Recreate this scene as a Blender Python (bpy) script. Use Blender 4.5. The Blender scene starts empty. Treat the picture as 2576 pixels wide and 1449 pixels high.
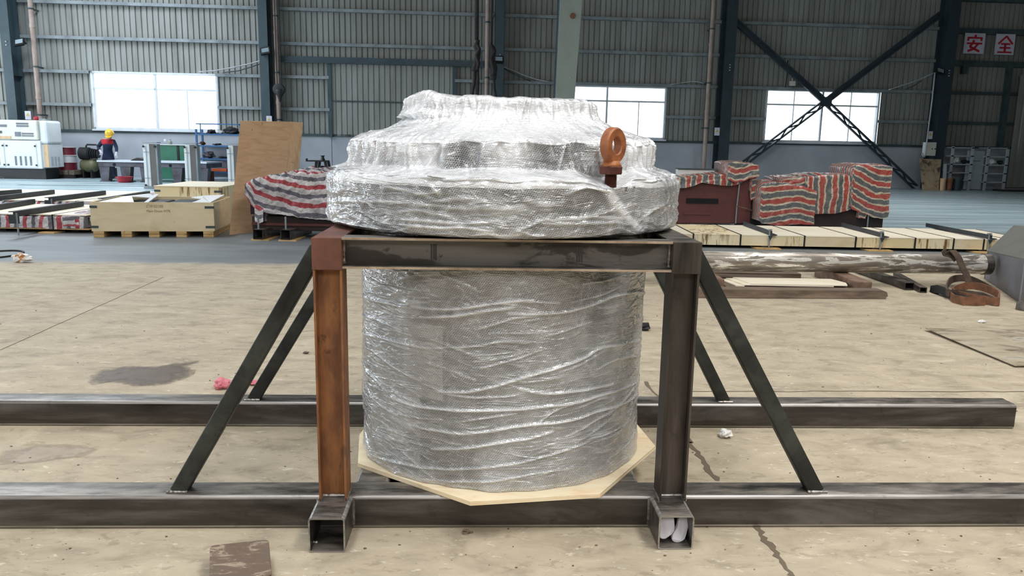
import bpy, bmesh, math, random
from mathutils import Vector, Matrix, noise
R = math.radians
S = bpy.context.scene
COL = S.collection
random.seed(7)

# ------------------------------------------------------------------ camera, world, lights, exposure
FPX, PITCH, ROLL, HCAM = 1980.0, R(10.4), 0.018, 1.5
CF = Vector((0, math.cos(PITCH), -math.sin(PITCH)))
CR = Vector((1, 0, 0))
CU = Vector((0, math.sin(PITCH), math.cos(PITCH)))
CP = Vector((0, 0, HCAM))
cam = bpy.data.cameras.new('camera')
cam.sensor_width = 36.0
cam.lens = FPX / 2576 * 36.0
cam.clip_end = 500
camo = bpy.data.objects.new('camera', cam)
COL.objects.link(camo)
cr = CR * math.cos(ROLL) + CU * math.sin(ROLL)
cu = -CR * math.sin(ROLL) + CU * math.cos(ROLL)
m3 = Matrix((cr, cu, -CF)).transposed()
camo.matrix_world = Matrix.Translation(CP) @ m3.to_4x4()
S.camera = camo

world = bpy.data.worlds.new('sky')
S.world = world
world.use_nodes = True
wn = world.node_tree.nodes
wn['Background'].inputs[0].default_value = (0.86, 0.94, 1.0, 1)
wn['Background'].inputs[1].default_value = 2.6
S.cycles.max_bounces = 9
S.cycles.transparent_max_bounces = 12
S.cycles.caustics_reflective = False
S.cycles.caustics_refractive = False
S.view_settings.view_transform = 'Standard'
S.view_settings.look = 'None'
S.view_settings.gamma = 1.0
S.view_settings.use_curve_mapping = False
S.view_settings.exposure = 0.22


def area(name, loc, rot, sx, sy, power, color, spread=125):
    l = bpy.data.lights.new(name, 'AREA')
    l.shape = 'RECTANGLE'
    l.size, l.size_y = sx, sy
    l.energy = power
    l.color = color
    l.spread = R(spread)
    o = bpy.data.objects.new(name, l)
    o.location = loc
    o.rotation_euler = rot
    COL.objects.link(o)
    return o


# daylight through the roof skylights (strips running across the hall) and the side doorway
area('skylight_lamp', (4.2, 0.2, 8.9), (0, 0, 0), 1.8, 7.0, 560, (1.0, 0.975, 0.94), 165)
area('skylight_lamp', (-2.2, 1.5, 8.9), (0, 0, 0), 1.4, 6.0, 300, (0.95, 0.97, 1.0), 165)
area('front_fill_lamp', (1.0, -8.3, 6.6), (R(78), 0, 0), 16.0, 2.6, 620, (1.0, 0.975, 0.94), 180)  # added fill lamp behind the camera; the end wall has no windows
area('skylight_lamp', (-9, 12, 8.9), (0, 0, 0), 1.2, 9.0, 420, (0.90, 0.95, 1.0), 150)
area('skylight_lamp', (6.5, 11, 8.9), (0, 0, 0), 1.2, 6.0, 260, (1.0, 0.97, 0.93), 140)
area('skylight_lamp', (-14, 22, 8.9), (0, 0, 0), 1.6, 11.0, 1050, (0.80, 0.90, 1.0), 165)
area('skylight_lamp', (11, 21, 8.9), (0, 0, 0), 1.0, 9.0, 300, (0.94, 0.975, 1.0), 115)
area('doorway_lamp', (-25, 22, 3.0), (0, R(-90), 0), 5.5, 9.0, 550, (0.78, 0.88, 1.0), 180)


# ------------------------------------------------------------------ pixel helpers (frame 2576 x 1449)
def ray(px, py):
    x, y = px - 1288.0, py - 724.5
    X = x * math.cos(ROLL) + y * math.sin(ROLL)
    Y = -x * math.sin(ROLL) + y * math.cos(ROLL)
    return CF + CR * (X / FPX) - CU * (Y / FPX)


def G(px, py, z=0.0):
    d = ray(px, py)
    return CP + d * ((z - HCAM) / d.z)


def YP(px, py, y):
    d = ray(px, py)
    return CP + d * (y / d.y)


WYAW, WD = R(4.4), 31.2
WA = Vector((math.cos(WYAW), math.sin(WYAW), 0))
WN = Vector((WA.y, -WA.x, 0))
WO = Vector((0, WD, 0))
WALLT = Matrix.Translation(WO) @ Matrix.Rotation(WYAW, 4, 'Z')     # local x along wall, -y toward the hall


def W(px, py, off=0.0):
    d = ray(px, py)
    o = WO + WN * off
    p = CP + d * (((o - CP).dot(WN)) / d.dot(WN))
    return (p - o).dot(WA), p.z


# ------------------------------------------------------------------ mesh builder
class MB:
    def __init__(s, T=None):
        s.v, s.f, s.mi, s.T = [], [], [], T or Matrix()
        s.uv = None
        s.m = 0

    def add(s, vs, fs):
        b = len(s.v)
        s.v += [s.T @ Vector(p) for p in vs]
        for f in fs:
            s.f.append([b + i for i in f])
            s.mi.append(s.m)

    def box(s, x0, x1, y0, y1, z0, z1):
        s.add([(x0, y0, z0), (x1, y0, z0), (x1, y1, z0), (x0, y1, z0), (x0, y0, z1), (x1, y0, z1), (x1, y1, z1), (x0, y1, z1)],
              [(0, 3, 2, 1), (4, 5, 6, 7), (0, 1, 5, 4), (1, 2, 6, 5), (2, 3, 7, 6), (3, 0, 4, 7)])
        return s

    def cbox(s, c, dx, dy, dz):
        return s.box(c[0] - dx / 2, c[0] + dx / 2, c[1] - dy / 2, c[1] + dy / 2, c[2] - dz / 2, c[2] + dz / 2)

    def frame(s, p0, p1, up=(0, 0, 1)):
        p0, p1 = Vector(p0), Vector(p1)
        z = (p1 - p0).normalized()
        u = Vector(up)
        x = u.cross(z)
        if x.length < 1e-4:
            x = Vector((1, 0, 0)).cross(z)
            if x.length < 1e-4:
                x = Vector((0, 1, 0)).cross(z)
        x.normalize()
        y = z.cross(x)
        return p0, p1, x, y

    def sweep(s, poly, p0, p1, up=(0, 0, 1), caps=True):
        """poly: 2D outline (x across, y along up)"""
        p0, p1, x, y = s.frame(p0, p1, up)
        n = len(poly)
        vs = [p0 + x * a + y * b for a, b in poly] + [p1 + x * a + y * b for a, b in poly]
        fs = [(i, (i + 1) % n, n + (i + 1) % n, n + i) for i in range(n)]
        if caps:
            fs += [tuple(range(n - 1, -1, -1)), tuple(range(n, 2 * n))]
        s.add(vs, fs)
        return s

    def bar(s, p0, p1, w, h, up=(0, 0, 1)):
        a, b = w / 2, h / 2
        return s.sweep([(-a, -b), (a, -b), (a, b), (-a, b)], p0, p1, up)

    def ring(s, w, h, r, n=3):
        out = []
        for cx, cy, a0 in ((w / 2 - r, h / 2 - r, 0), (-w / 2 + r, h / 2 - r, 90), (-w / 2 + r, -h / 2 + r, 180), (w / 2 - r, -h / 2 + r, 270)):
            for k in range(n + 1):
                a = R(a0 + 90 * k / n)
                out.append((cx + r * math.cos(a), cy + r * math.sin(a)))
        return out

    def rhs(s, p0, p1, w, h, t=0.006, r=0.012, up=(0, 0, 1)):
        """hollow rectangular tube with open ends"""
        p0, p1, x, y = s.frame(p0, p1, up)
        o, i = s.ring(w, h, r), s.ring(w - 2 * t, h - 2 * t, max(r - t, 0.002))
        n = len(o)
        vs = []
        for P in (p0, p1):
            vs += [P + x * a + y * b for a, b in o]
            vs += [P + x * a + y * b for a, b in i]
        fs = []
        for k in range(n):
            l = (k + 1) % n
            fs += [(k, l, 2 * n + l, 2 * n + k)]
            fs += [(n + l, n + k, 3 * n + k, 3 * n + l), (l, k, n + k, n + l), (2 * n + k, 2 * n + l, 3 * n + l, 3 * n + k)]
        q = len(s.mi)
        s.add(vs, fs)
        for k in range(n):
            if k % 4 < 3:
                s.mi[q + 4 * k] = 1
            s.mi[q + 4 * k + 2] = s.mi[q + 4 * k + 3] = 1
        return s

    def tube(s, pts, r, n=8, caps=True):
        pts = [Vector(p) for p in pts]
        rs = r if isinstance(r, (list, tuple)) else [r] * len(pts)
        vs, fs = [], []
        up = Vector((0.31, 0.17, 0.94))
        for i, p in enumerate(pts):
            d = (pts[min(i + 1, len(pts) - 1)] - pts[max(i - 1, 0)]).normalized()
            x = up.cross(d)
            if x.length < 1e-3:
                x = Vector((1, 0, 0)).cross(d)
            x.normalize()
            y = d.cross(x)
            for k in range(n):
                a = 2 * math.pi * k / n
                vs.append(p + (x * math.cos(a) + y * math.sin(a)) * rs[i])
        for i in range(len(pts) - 1):
            for k in range(n):
                l = (k + 1) % n
                fs.append((i * n + k, i * n + l, (i + 1) * n + l, (i + 1) * n + k))
        if caps:
            fs += [tuple(range(n - 1, -1, -1)), tuple(range((len(pts) - 1) * n, len(pts) * n))]
        s.add(vs, fs)
        return s

    def lathe(s, prof, c=(0, 0, 0), n=24, axis='z'):
        vs, fs = [], []
        for r, z in prof:
            for k in range(n):
                a = 2 * math.pi * k / n
                p = (r * math.cos(a), r * math.sin(a), z)
                if axis == 'x':
                    p = (z, r * math.cos(a), r * math.sin(a))
                if axis == 'y':
                    p = (r * math.sin(a), z, r * math.cos(a))
                vs.append((p[0] + c[0], p[1] + c[1], p[2] + c[2]))
        m = len(prof)
        for i in range(m - 1):
            for k in range(n):
                l = (k + 1) % n
                fs.append((i * n + k, i * n + l, (i + 1) * n + l, (i + 1) * n + k))
        fs += [tuple(range(n - 1, -1, -1)), tuple(range((m - 1) * n, m * n))]
        s.add(vs, fs)
        return s

    def prism(s, pts, ext):
        pts = [Vector(p) for p in pts]
        e = Vector(ext)
        n = len(pts)
        s.add(pts + [p + e for p in pts], [tuple(range(n - 1, -1, -1)), tuple(range(n, 2 * n))] + [(i, (i + 1) % n, n + (i + 1) % n, n + i) for i in range(n)])
        return s

    def ribbon(s, pts, width, t=0.004):
        """flat strap along 3D points; width = vector per strap or list"""
        pts = [Vector(p) for p in pts]
        ws = width if isinstance(width, list) else [Vector(width)] * len(pts)
        vs, fs = [], []
        for i, p in enumerate(pts):
            d = (pts[min(i + 1, len(pts) - 1)] - pts[max(i - 1, 0)]).normalized()
            w = Vector(ws[i])
            nn = d.cross(w).normalized() * t / 2
            vs += [p - w / 2 - nn, p + w / 2 - nn, p + w / 2 + nn, p - w / 2 + nn]
        for i in range(len(pts) - 1):
            for k in range(4):
                l = (k + 1) % 4
                fs.append((i * 4 + k, i * 4 + l, i * 4 + 4 + l, i * 4 + 4 + k))
        q = (len(pts) - 1) * 4
        fs += [(3, 2, 1, 0), (q, q + 1, q + 2, q + 3)]
        s.add(vs, fs)
        return s


ROOTM = {}


def build(name, mb, mats, parent=None, smooth=False, bevel=0.0, label=None, kind=None, fixn=True):
    me = bpy.data.meshes.new(name)
    inv = ROOTM[parent.name].inverted() if parent else None
    vs = [inv @ v for v in mb.v] if inv else mb.v
    me.from_pydata([tuple(v) for v in vs], [], mb.f)
    if not isinstance(mats, (list, tuple)):
        mats = [mats]
    for m in mats:
        me.materials.append(m)
    if len(mats) > 1:
        me.polygons.foreach_set('material_index', mb.mi)
    if fixn:
        bm = bmesh.new()
        bm.from_mesh(me)
        bmesh.ops.recalc_face_normals(bm, faces=bm.faces)
        bm.to_mesh(me)
        bm.free()
    if smooth:
        me.shade_smooth()
        if smooth == 'auto':
            try:
                me.set_sharp_from_angle(angle=R(35))
            except Exception:
                pass
    me.update()
    o = bpy.data.objects.new(name, me)
    COL.objects.link(o)
    if parent:
        o.parent = parent
        ROOTM[o.name] = ROOTM[parent.name]
    else:
        ROOTM[o.name] = Matrix()
    if bevel:
        b = o.modifiers.new('bevel', 'BEVEL')
        b.width = bevel
        b.segments = 2
        b.limit_method = 'ANGLE'
        b.angle_limit = R(40)
    if label:
        o['label'] = label
    if kind:
        o['kind'] = kind
    return o


def thing(name, label, cat, loc=(0, 0, 0), group=None, kind=None, M=None):
    o = bpy.data.objects.new(name, None)
    COL.objects.link(o)
    o.empty_display_size = 0.1
    o.matrix_world = M if M else Matrix.Translation(Vector(loc))
    o['label'], o['category'] = label, cat
    if group:
        o['group'] = group
    if kind:
        o['kind'] = kind
    ROOTM[o.name] = o.matrix_world.copy()
    return o


def tag(o, label, cat, group=None, kind=None):
    o['label'], o['category'] = label, cat
    if group:
        o['group'] = group
    if kind:
        o['kind'] = kind
    return o


# ------------------------------------------------------------------ materials
def lin(r, g, b):
    f = lambda c: (c / 255 / 12.92) if c / 255 <= 0.04045 else ((c / 255 + 0.055) / 1.055) ** 2.4
    return (f(r), f(g), f(b), 1)


class NT:
    def __init__(s, name):
        s.mat = bpy.data.materials.new(name)
        s.mat.use_nodes = True
        s.t = s.mat.node_tree
        s.n = s.t.nodes
        s.b = s.n['Principled BSDF']
        s.out = s.n['Material Output']
        s.tc = s.n.new('ShaderNodeTexCoord')

    def new(s, t, **k):
        n = s.n.new(t)
        for a, b in k.items():
            setattr(n, a, b)
        return n

    def link(s, a, b):
        s.t.links.new(a, b)

    def mapping(s, scale=(1, 1, 1), rot=(0, 0, 0), src='Object'):
        m = s.new('ShaderNodeMapping')
        m.inputs['Scale'].default_value = scale
        m.inputs['Rotation'].default_value = rot
        s.link(s.tc.outputs[src], m.inputs['Vector'])
        return m.outputs[0]

    def noise(s, scale, vec=None, detail=6, rough=0.6, dist=0.0):
        n = s.new('ShaderNodeTexNoise')
        n.inputs['Scale'].default_value = scale
        n.inputs['Detail'].default_value = detail
        n.inputs['Roughness'].default_value = rough
        n.inputs['Distortion'].default_value = dist
        s.link(vec if vec is not None else s.tc.outputs['Object'], n.inputs['Vector'])
        return n.outputs['Fac']

    def ramp(s, fac, stops, interp='LINEAR'):
        r = s.new('ShaderNodeValToRGB')
        r.color_ramp.interpolation = interp
        e = r.color_ramp.elements
        while len(e) < len(stops):
            e.new(0.5)
        for i, (p, c) in enumerate(stops):
            e[i].position = p
            e[i].color = c if len(c) == 4 else (*c, 1)
        s.link(fac, r.inputs[0])
        return r.outputs[0]

    def fr(s, fac, a, b):
        return s.ramp(fac, [(a, (0, 0, 0, 1)), (b, (1, 1, 1, 1))])

    def mix(s, fac, a, b, mode='MIX'):
        m = s.new('ShaderNodeMix', data_type='RGBA', blend_type=mode)
        for v, i in ((fac, 0), (a, 6), (b, 7)):
            if hasattr(v, 'is_output'):
                s.link(v, m.inputs[i])
            else:
                m.inputs[i].default_value = v
        return m.outputs[2]

    def math(s, op, a, b=0.0, c=0.0, clamp=False):
        m = s.new('ShaderNodeMath', operation=op, use_clamp=clamp)
        for v, i in ((a, 0), (b, 1), (c, 2)):
            if hasattr(v, 'is_output'):
                s.link(v, m.inputs[i])
            else:
                m.inputs[i].default_value = v
        return m.outputs[0]

    def bump(s, h, strength=0.3, dist=0.01):
        b = s.new('ShaderNodeBump')
        b.inputs['Strength'].default_value = strength
        b.inputs['Distance'].default_value = dist
        s.link(h, b.inputs['Height'])
        s.link(b.outputs[0], s.b.inputs['Normal'])
        return b

    def set(s, color=None, rough=None, metal=None, spec=None):
        for v, k in ((color, 'Base Color'), (rough, 'Roughness'), (metal, 'Metallic'), (spec, 'Specular IOR Level')):
            if v is None:
                continue
            if hasattr(v, 'is_output'):
                s.link(v, s.b.inputs[k])
            else:
                s.b.inputs[k].default_value = v
        return s.mat


def paint(name, c, c2=None, rough=0.5, metal=0.0, scale=3.0, bump=0.0, spec=0.5, stretch=(1, 1, 1), lo=0.35, hi=0.7):
    t = NT(name)
    c2 = c2 or tuple(x * 0.75 for x in c[:3]) + (1,)
    v = t.mapping(stretch)
    n = t.noise(scale, v)
    col = t.ramp(n, [(lo, c), (hi, c2)])
    if bump:
        t.bump(t.noise(scale * 8, v), bump, 0.01)
    return t.set(col, rough, metal, spec)


def steel(name, base, light, dark, metal=0.75, stretch=(0.6, 4, 4), rough=(0.32, 0.6)):
    t = NT(name)
    v = t.mapping(stretch)
    n1 = t.noise(2.2, v, 8, 0.65, 0.4)
    n2 = t.noise(9, None, 6, 0.7)
    col = t.ramp(n1, [(0.3, dark), (0.48, base), (0.72, light)])
    spots = t.fr(n2, 0.60, 0.70)
    col = t.mix(spots, col, t.mix(0.5, col, dark))
    r = t.ramp(n1, [(0.3, (rough[0],) * 3), (0.7, (rough[1],) * 3)])
    t.bump(n2, 0.08, 0.004)
    return t.set(col, r, metal)


M_steel = steel('mill_scale_steel', lin(68, 63, 59), lin(112, 108, 105), lin(38, 34, 31), 0.35, rough=(0.26, 0.5))
def add_dust(mat):
    nt = mat.node_tree
    N = nt.nodes
    b = N['Principled BSDF']
    src = b.inputs['Base Color'].links[0].from_socket
    g_ = N.new('ShaderNodeNewGeometry')
    sp = N.new('ShaderNodeSeparateXYZ')
    nt.links.new(g_.outputs['Normal'], sp.inputs[0])
    tc = N.new('ShaderNodeTexCoord')
    mp = N.new('ShaderNodeMapping')
    mp.inputs['Scale'].default_value = (1.6, 7, 7)
    nt.links.new(tc.outputs['Object'], mp.inputs[0])
    ns = N.new('ShaderNodeTexNoise')
    ns.inputs['Scale'].default_value = 2.4
    ns.inputs['Detail'].default_value = 8
    ns.inputs['Roughness'].default_value = 0.7
    nt.links.new(mp.outputs[0], ns.inputs['Vector'])
    mr = N.new('ShaderNodeMapRange')
    mr.inputs[1].default_value, mr.inputs[2].default_value = 0.42, 0.62
    mr.inputs[4].default_value = 0.75
    nt.links.new(ns.outputs['Fac'], mr.inputs[0])
    gt_ = N.new('ShaderNodeMath')
    gt_.operation = 'GREATER_THAN'
    gt_.inputs[1].default_value = 0.8
    nt.links.new(sp.outputs[2], gt_.inputs[0])
    mu = N.new('ShaderNodeMath')
    mu.operation = 'MULTIPLY'
    nt.links.new(mr.outputs[0], mu.inputs[0])
    nt.links.new(gt_.outputs[0], mu.inputs[1])
    mx_ = N.new('ShaderNodeMix')
    mx_.data_type = 'RGBA'
    nt.links.new(mu.outputs[0], mx_.inputs[0])
    nt.links.new(src, mx_.inputs[6])
    mx_.inputs[7].default_value = lin(156, 148, 138)
    nt.links.new(mx_.outputs[2], b.inputs['Base Color'])


add_dust(M_steel)
M_corner = steel('worn_highlight_corner', lin(150, 146, 142), lin(190, 186, 182), lin(92, 88, 84), 0.5, (0.8, 20, 20), (0.25, 0.45))  # pale corners: bare worn steel, with the edge highlight painted in
M_steel_v = steel('mill_scale_steel_upright', lin(76, 69, 64), lin(112, 101, 92), lin(42, 38, 35), 0.35, (4, 4, 0.5))
M_weld = steel('weld_bead', lin(150, 145, 140), lin(190, 185, 180), lin(80, 76, 72), 0.8, (30, 30, 30))
M_brace = steel('dark_angle_steel', lin(44, 46, 44), lin(74, 78, 73), lin(22, 22, 20), 0.35, (2, 2, 2), (0.45, 0.65))


def blotchy():
    t = NT('blotchy_mill_scale')
    n1 = t.noise(2.4, t.mapping((1.0, 3, 2.2)), 5, 0.55, 0.5)
    n2 = t.noise(16, None, 5, 0.7)
    n3 = t.noise(3.0, t.mapping((0.5, 3, 9)), 6, 0.7)
    col = t.ramp(n1, [(0.40, lin(50, 45, 42)), (0.47, lin(62, 57, 53)), (0.50, lin(102, 98, 94)), (0.62, lin(112, 108, 104)), (0.66, lin(56, 51, 47))])
    col = t.mix(t.math('MULTIPLY', t.fr(n2, 0.62, 0.7), 0.8), col, lin(44, 40, 38))
    col = t.mix(t.math('MULTIPLY', t.fr(n3, 0.5, 0.7), 0.4), col, lin(52, 46, 43))
    return t.set(col, 0.5, 0.3)


M_blotch = blotchy()
M_coreflange_mark = paint('heat_scorch', lin(60, 58, 58), lin(40, 38, 38), 0.6)
M_edge = steel('worn_steel_edge', lin(168, 148, 128), lin(196, 178, 158), lin(112, 96, 84), 0.3, (3, 3, 3))


def rust_leg():
    t = NT('rust_orange_steel')
    v = t.mapping((4.5, 4.5, 1.5))
    n1 = t.noise(2.6, v, 7, 0.62, 0.1)
    n2 = t.noise(6, None, 6, 0.7)
    n3 = t.noise(1.7, None, 3, 0.6)
    col = t.ramp(n1, [(0.30, lin(92, 56, 38)), (0.45, lin(124, 82, 54)), (0.58, lin(152, 102, 62)), (0.66, lin(112, 78, 58)), (0.80, lin(140, 100, 76))])
    col = t.mix(t.fr(n2, 0.62, 0.70), col, lin(58, 34, 24))
    col = t.mix(t.fr(n3, 0.55, 0.75), col, lin(124, 76, 58))
    t.bump(n2, 0.15, 0.004)
    return t.set(col, 0.62, 0.15)


M_rust = rust_leg()
M_rust_dark = paint('rust_brown_plate', lin(122, 78, 64), lin(80, 52, 44), 0.6, 0.2, 6, 0.1)
M_eye = paint('rusted_eye_bolt', lin(170, 106, 64), lin(116, 66, 44), 0.5, 0.15, 14, 0.15, lo=0.4, hi=0.7)
M_thread = paint('dark_rust_thread', lin(100, 52, 40), lin(58, 32, 28), 0.55, 0.3, 20)

M_teal = paint('dark_teal_paint', lin(66, 84, 92), lin(48, 64, 72), 0.5, 0, 1.5)
M_navy = paint('dark_blue_column_paint', lin(50, 65, 74), lin(36, 48, 56), 0.5, 0, 1.5)
M_girt = paint('galvanised_girt', lin(150, 158, 162), lin(112, 120, 124), 0.5, 0.1, 2)
M_girt_dark = paint('teal_girt', lin(70, 86, 90), lin(48, 60, 64), 0.55, 0, 2)
M_pvc = paint('beige_downpipe', lin(176, 158, 148), lin(150, 130, 120), 0.5, 0, 3)
M_conc_col = paint('grey_green_column', lin(146, 158, 152), lin(132, 144, 138), 0.55, 0, 1.2)
M_plaster = paint('pale_plaster', lin(188, 193, 202), lin(168, 173, 182), 0.8, 0, 0.8, 0.05)
M_white = paint('white_frame', lin(225, 230, 235), lin(205, 210, 216), 0.45)
M_black = paint('black', lin(26, 27, 30), lin(16, 17, 19), 0.5)
M_blackrub = paint('black_rubber', lin(38, 38, 40), lin(22, 22, 24), 0.6, 0, 8)
M_rope = paint('dark_sling_rope', lin(62, 56, 58), lin(34, 30, 32), 0.8, 0, 10, 0.3)
M_conduit = paint('grey_conduit', lin(190, 190, 192), lin(160, 160, 165), 0.5)
M_signw = paint('sign_white', lin(214, 214, 228), lin(200, 200, 216), 0.5)
M_signr = paint('sign_red', lin(196, 34, 56), lin(186, 28, 50), 0.5)
M_warn = paint('warning_yellow', lin(214, 190, 96), lin(190, 168, 84), 0.5)
M_board_white = paint('pale_board', lin(246, 238, 218), lin(228, 216, 190), 0.55, 0, 2, stretch=(0.5, 3, 3))
M_redbrown = paint('red_oxide_paint', lin(98, 50, 46), lin(78, 40, 38), 0.6, 0, 2.5, 0.05)
M_darkbrown = paint('dark_machine_steel', lin(54, 38, 36), lin(34, 26, 26), 0.6, 0.1, 3)
M_blue = paint('blue_rack_paint', lin(54, 104, 150), lin(40, 84, 128), 0.5)
M_green = paint('green_cabinet_paint', lin(58, 122, 96), lin(46, 104, 82), 0.45)
M_orange = paint('orange_bin', lin(214, 98, 56), lin(190, 82, 46), 0.5)
M_redp = paint('red_plastic', lin(168, 34, 52), lin(150, 28, 44), 0.45)
M_drumred = paint('maroon_drum', lin(118, 38, 52), lin(98, 30, 42), 0.4)
M_drumwhite = paint('drum_white_band', lin(206, 204, 204), lin(186, 184, 186), 0.4)
M_machw = paint('white_enamel', lin(226, 230, 232), lin(208, 212, 214), 0.35, 0, 0.8)
M_machb = paint('cream_panel', lin(222, 218, 206), lin(206, 202, 190), 0.4)
M_greyslot = paint('grey_slot', lin(120, 124, 132), lin(100, 104, 112), 0.6)
M_iron = paint('worn_cast_iron', lin(98, 98, 108), lin(64, 58, 62), 0.5, 0.3, 3)
M_irontop = paint('bright_planed_iron', lin(206, 214, 224), lin(186, 194, 206), 0.3, 0.3, 2)
M_olive = paint('olive_tank', lin(112, 110, 78), lin(76, 76, 58), 0.5)
M_brownb = paint('brown_wood_block', lin(136, 86, 58), lin(98, 60, 42), 0.7, 0, 6)
M_paper = paint('white_paper', lin(232, 230, 238), lin(220, 218, 228), 0.7)
M_pink = paint('pink_cloth', lin(222, 138, 150), lin(206, 116, 130), 0.8, 0, 12)
M_trash = paint('white_plastic_scrap', lin(236, 236, 236), lin(216, 212, 206), 0.4, 0, 20)
M_trasho = paint('orange_print', lin(214, 150, 84), lin(160, 108, 70), 0.5, 0, 30)
M_navycloth = paint('navy_workwear', lin(36, 46, 78), lin(26, 34, 60), 0.85)
M_redcloth = paint('red_yoke_cloth', lin(186, 38, 50), lin(166, 30, 42), 0.85)
M_skin = paint('skin', lin(198, 150, 122), lin(186, 138, 112), 0.6)
M_glove = paint('grey_glove', lin(196, 196, 200), lin(170, 170, 176), 0.8)
M_helmet = paint('yellow_helmet', lin(240, 196, 70), lin(232, 184, 60), 0.3)
M_hopper = steel('grey_plate_steel', lin(124, 124, 130), lin(146, 146, 156), lin(98, 98, 102), 0.3, (1, 1, 1), (0.5, 0.65))
M_fold = paint('dark_channel', lin(62, 68, 74), lin(46, 50, 56), 0.5, 0.3, 3)
M_reflect = NT('lamp_glass').set(lin(196, 214, 226), 0.12, 0.6)
M_void = NT('dark_interior').set((0.004, 0.004, 0.005, 1), 0.9)
M_timber = paint('weathered_timber', lin(128, 110, 94), lin(82, 70, 60), 0.8, 0, 3, 0.2, stretch=(1, 6, 6))
M_timber_end = paint('timber_block', lin(140, 112, 94), lin(96, 76, 64), 0.8, 0, 8, 0.2)


def plywood(name, c1, c2, c3, scale=(0.8, 5, 5), knots=True, rough=0.6):
    t = NT(name)
    v = t.mapping(scale)
    n1 = t.noise(2.5, v, 7, 0.6, 0.8)
    col = t.ramp(n1, [(0.3, c1), (0.5, c2), (0.72, c3)])
    if knots:
        k = t.noise(7, None, 2, 0.5)
        col = t.mix(t.math('MULTIPLY', t.fr(k, 0.70, 0.76), 0.7), col, tuple(x * 0.4 for x in c3[:3]) + (1,))
    t.bump(n1, 0.05, 0.004)
    return t.set(col, rough, 0)


M_ply = plywood('brown_plywood', lin(224, 188, 150), lin(216, 178, 140), lin(198, 158, 122), (1.0, 1.0, 6))
M_ply_edge = plywood('plywood_strip', lin(222, 190, 152), lin(210, 176, 138), lin(188, 152, 116), (6, 6, 1))
M_crate = plywood('pale_crate_plywood', lin(232, 216, 182), lin(224, 206, 170), lin(208, 186, 146), (0.7, 0.7, 2))
M_crate_in = plywood('crate_beam', lin(216, 184, 130), lin(200, 166, 112), lin(170, 132, 84), (2, 2, 8))
M_octo = plywood('octagon_plywood', lin(250, 238, 208), lin(247, 230, 196), lin(236, 204, 166), (2, 6, 6), False)


def stainboard(name):
    t = NT(name)
    v = t.mapping((9, 9, 1.2))
    n = t.noise(1.6, v, 5, 0.7)
    b = t.noise(1.3, t.mapping((1.2, 1, 0.2)), 3, 0.5)
    f = t.math('MULTIPLY', t.fr(n, 0.50, 0.60), t.fr(b, 0.46, 0.54))
    col = t.mix(f, t.ramp(t.noise(1.0), [(0.35, lin(238, 226, 194)), (0.7, lin(228, 208, 160))]), lin(120, 86, 46))
    return t.set(col, 0.6)


M_longboard = stainboard('stained_pale_board')
M_stainply = None


def stainply():
    t = NT('mouldy_plywood')
    n = t.noise(3.2, None, 6, 0.65, 0.4)
    col = t.ramp(n, [(0.36, lin(176, 158, 132)), (0.55, lin(158, 138, 112)), (0.62, lin(96, 80, 64)), (0.72, lin(60, 50, 42))])
    return t.set(col, 0.8)


M_stainply = stainply()


def pipe_mat():
    t = NT('steel_pipe_worn_paint_and_sheen')
    v = t.mapping((1.0, 6, 6))
    n = t.noise(2.0, v, 7, 0.6, 0.6)
    col = t.ramp(n, [(0.36, lin(116, 108, 100)), (0.51, lin(150, 142, 132)), (0.53, lin(228, 224, 218)), (0.60, lin(236, 232, 226)), (0.62, lin(140, 132, 124))])  # white stops: worn paint plus the skylight reflection put into the colour
    return t.set(col, t.ramp(n, [(0.4, (0.42,) * 3), (0.6, (0.22,) * 3)]), 0.45)


M_pipe = pipe_mat()


def stripes(name, order, ax):
    """woven striped tarpaulin; stripe coordinate in UV (metres)"""
    t = NT(name)
    sep = t.new('ShaderNodeSeparateXYZ')
    t.link(t.tc.outputs['UV'], sep.inputs[0])
    x = t.math('ADD', sep.outputs[0], 0.0)
    wob = t.noise(2.0, None, 3, 0.5)
    x = t.math('ADD', x, t.math('MULTIPLY', wob, 0.10))
    x = t.math('ADD', x, t.math('MULTIPLY', t.noise(8.0, None, 4, 0.6, 0.5), 0.05))
    f = t.math('FRACT', t.math('MULTIPLY', x, 1.0 / ax))
    col = t.ramp(f, order, 'CONSTANT')
    dirt = t.noise(5, None, 6, 0.7)
    col = t.mix(t.math('MULTIPLY', t.fr(dirt, 0.45, 0.8), 0.35), col, lin(120, 110, 100))
    t.bump(t.noise(8, None, 6, 0.62, 1.4), 0.9, 0.06)
    t.b.inputs['Coat Weight'].default_value = 0.5
    t.b.inputs['Coat Roughness'].default_value = 0.2
    return t.set(col, 0.42, 0)


cR, cW, cG = lin(170, 68, 62), lin(196, 186, 164), lin(92, 96, 100)
M_tarp = stripes('striped_tarpaulin', [(0, cR), (0.36, cW), (0.50, cG), (0.86, cW)], 0.215)
cR2, cW2, cG2 = lin(178, 62, 72), lin(216, 210, 212), lin(104, 102, 114)
M_tarp2 = stripes('striped_tarpaulin_pale', [(0, cR2), (0.24, cW2), (0.5, cG2), (0.72, cW2)], 0.27)


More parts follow.
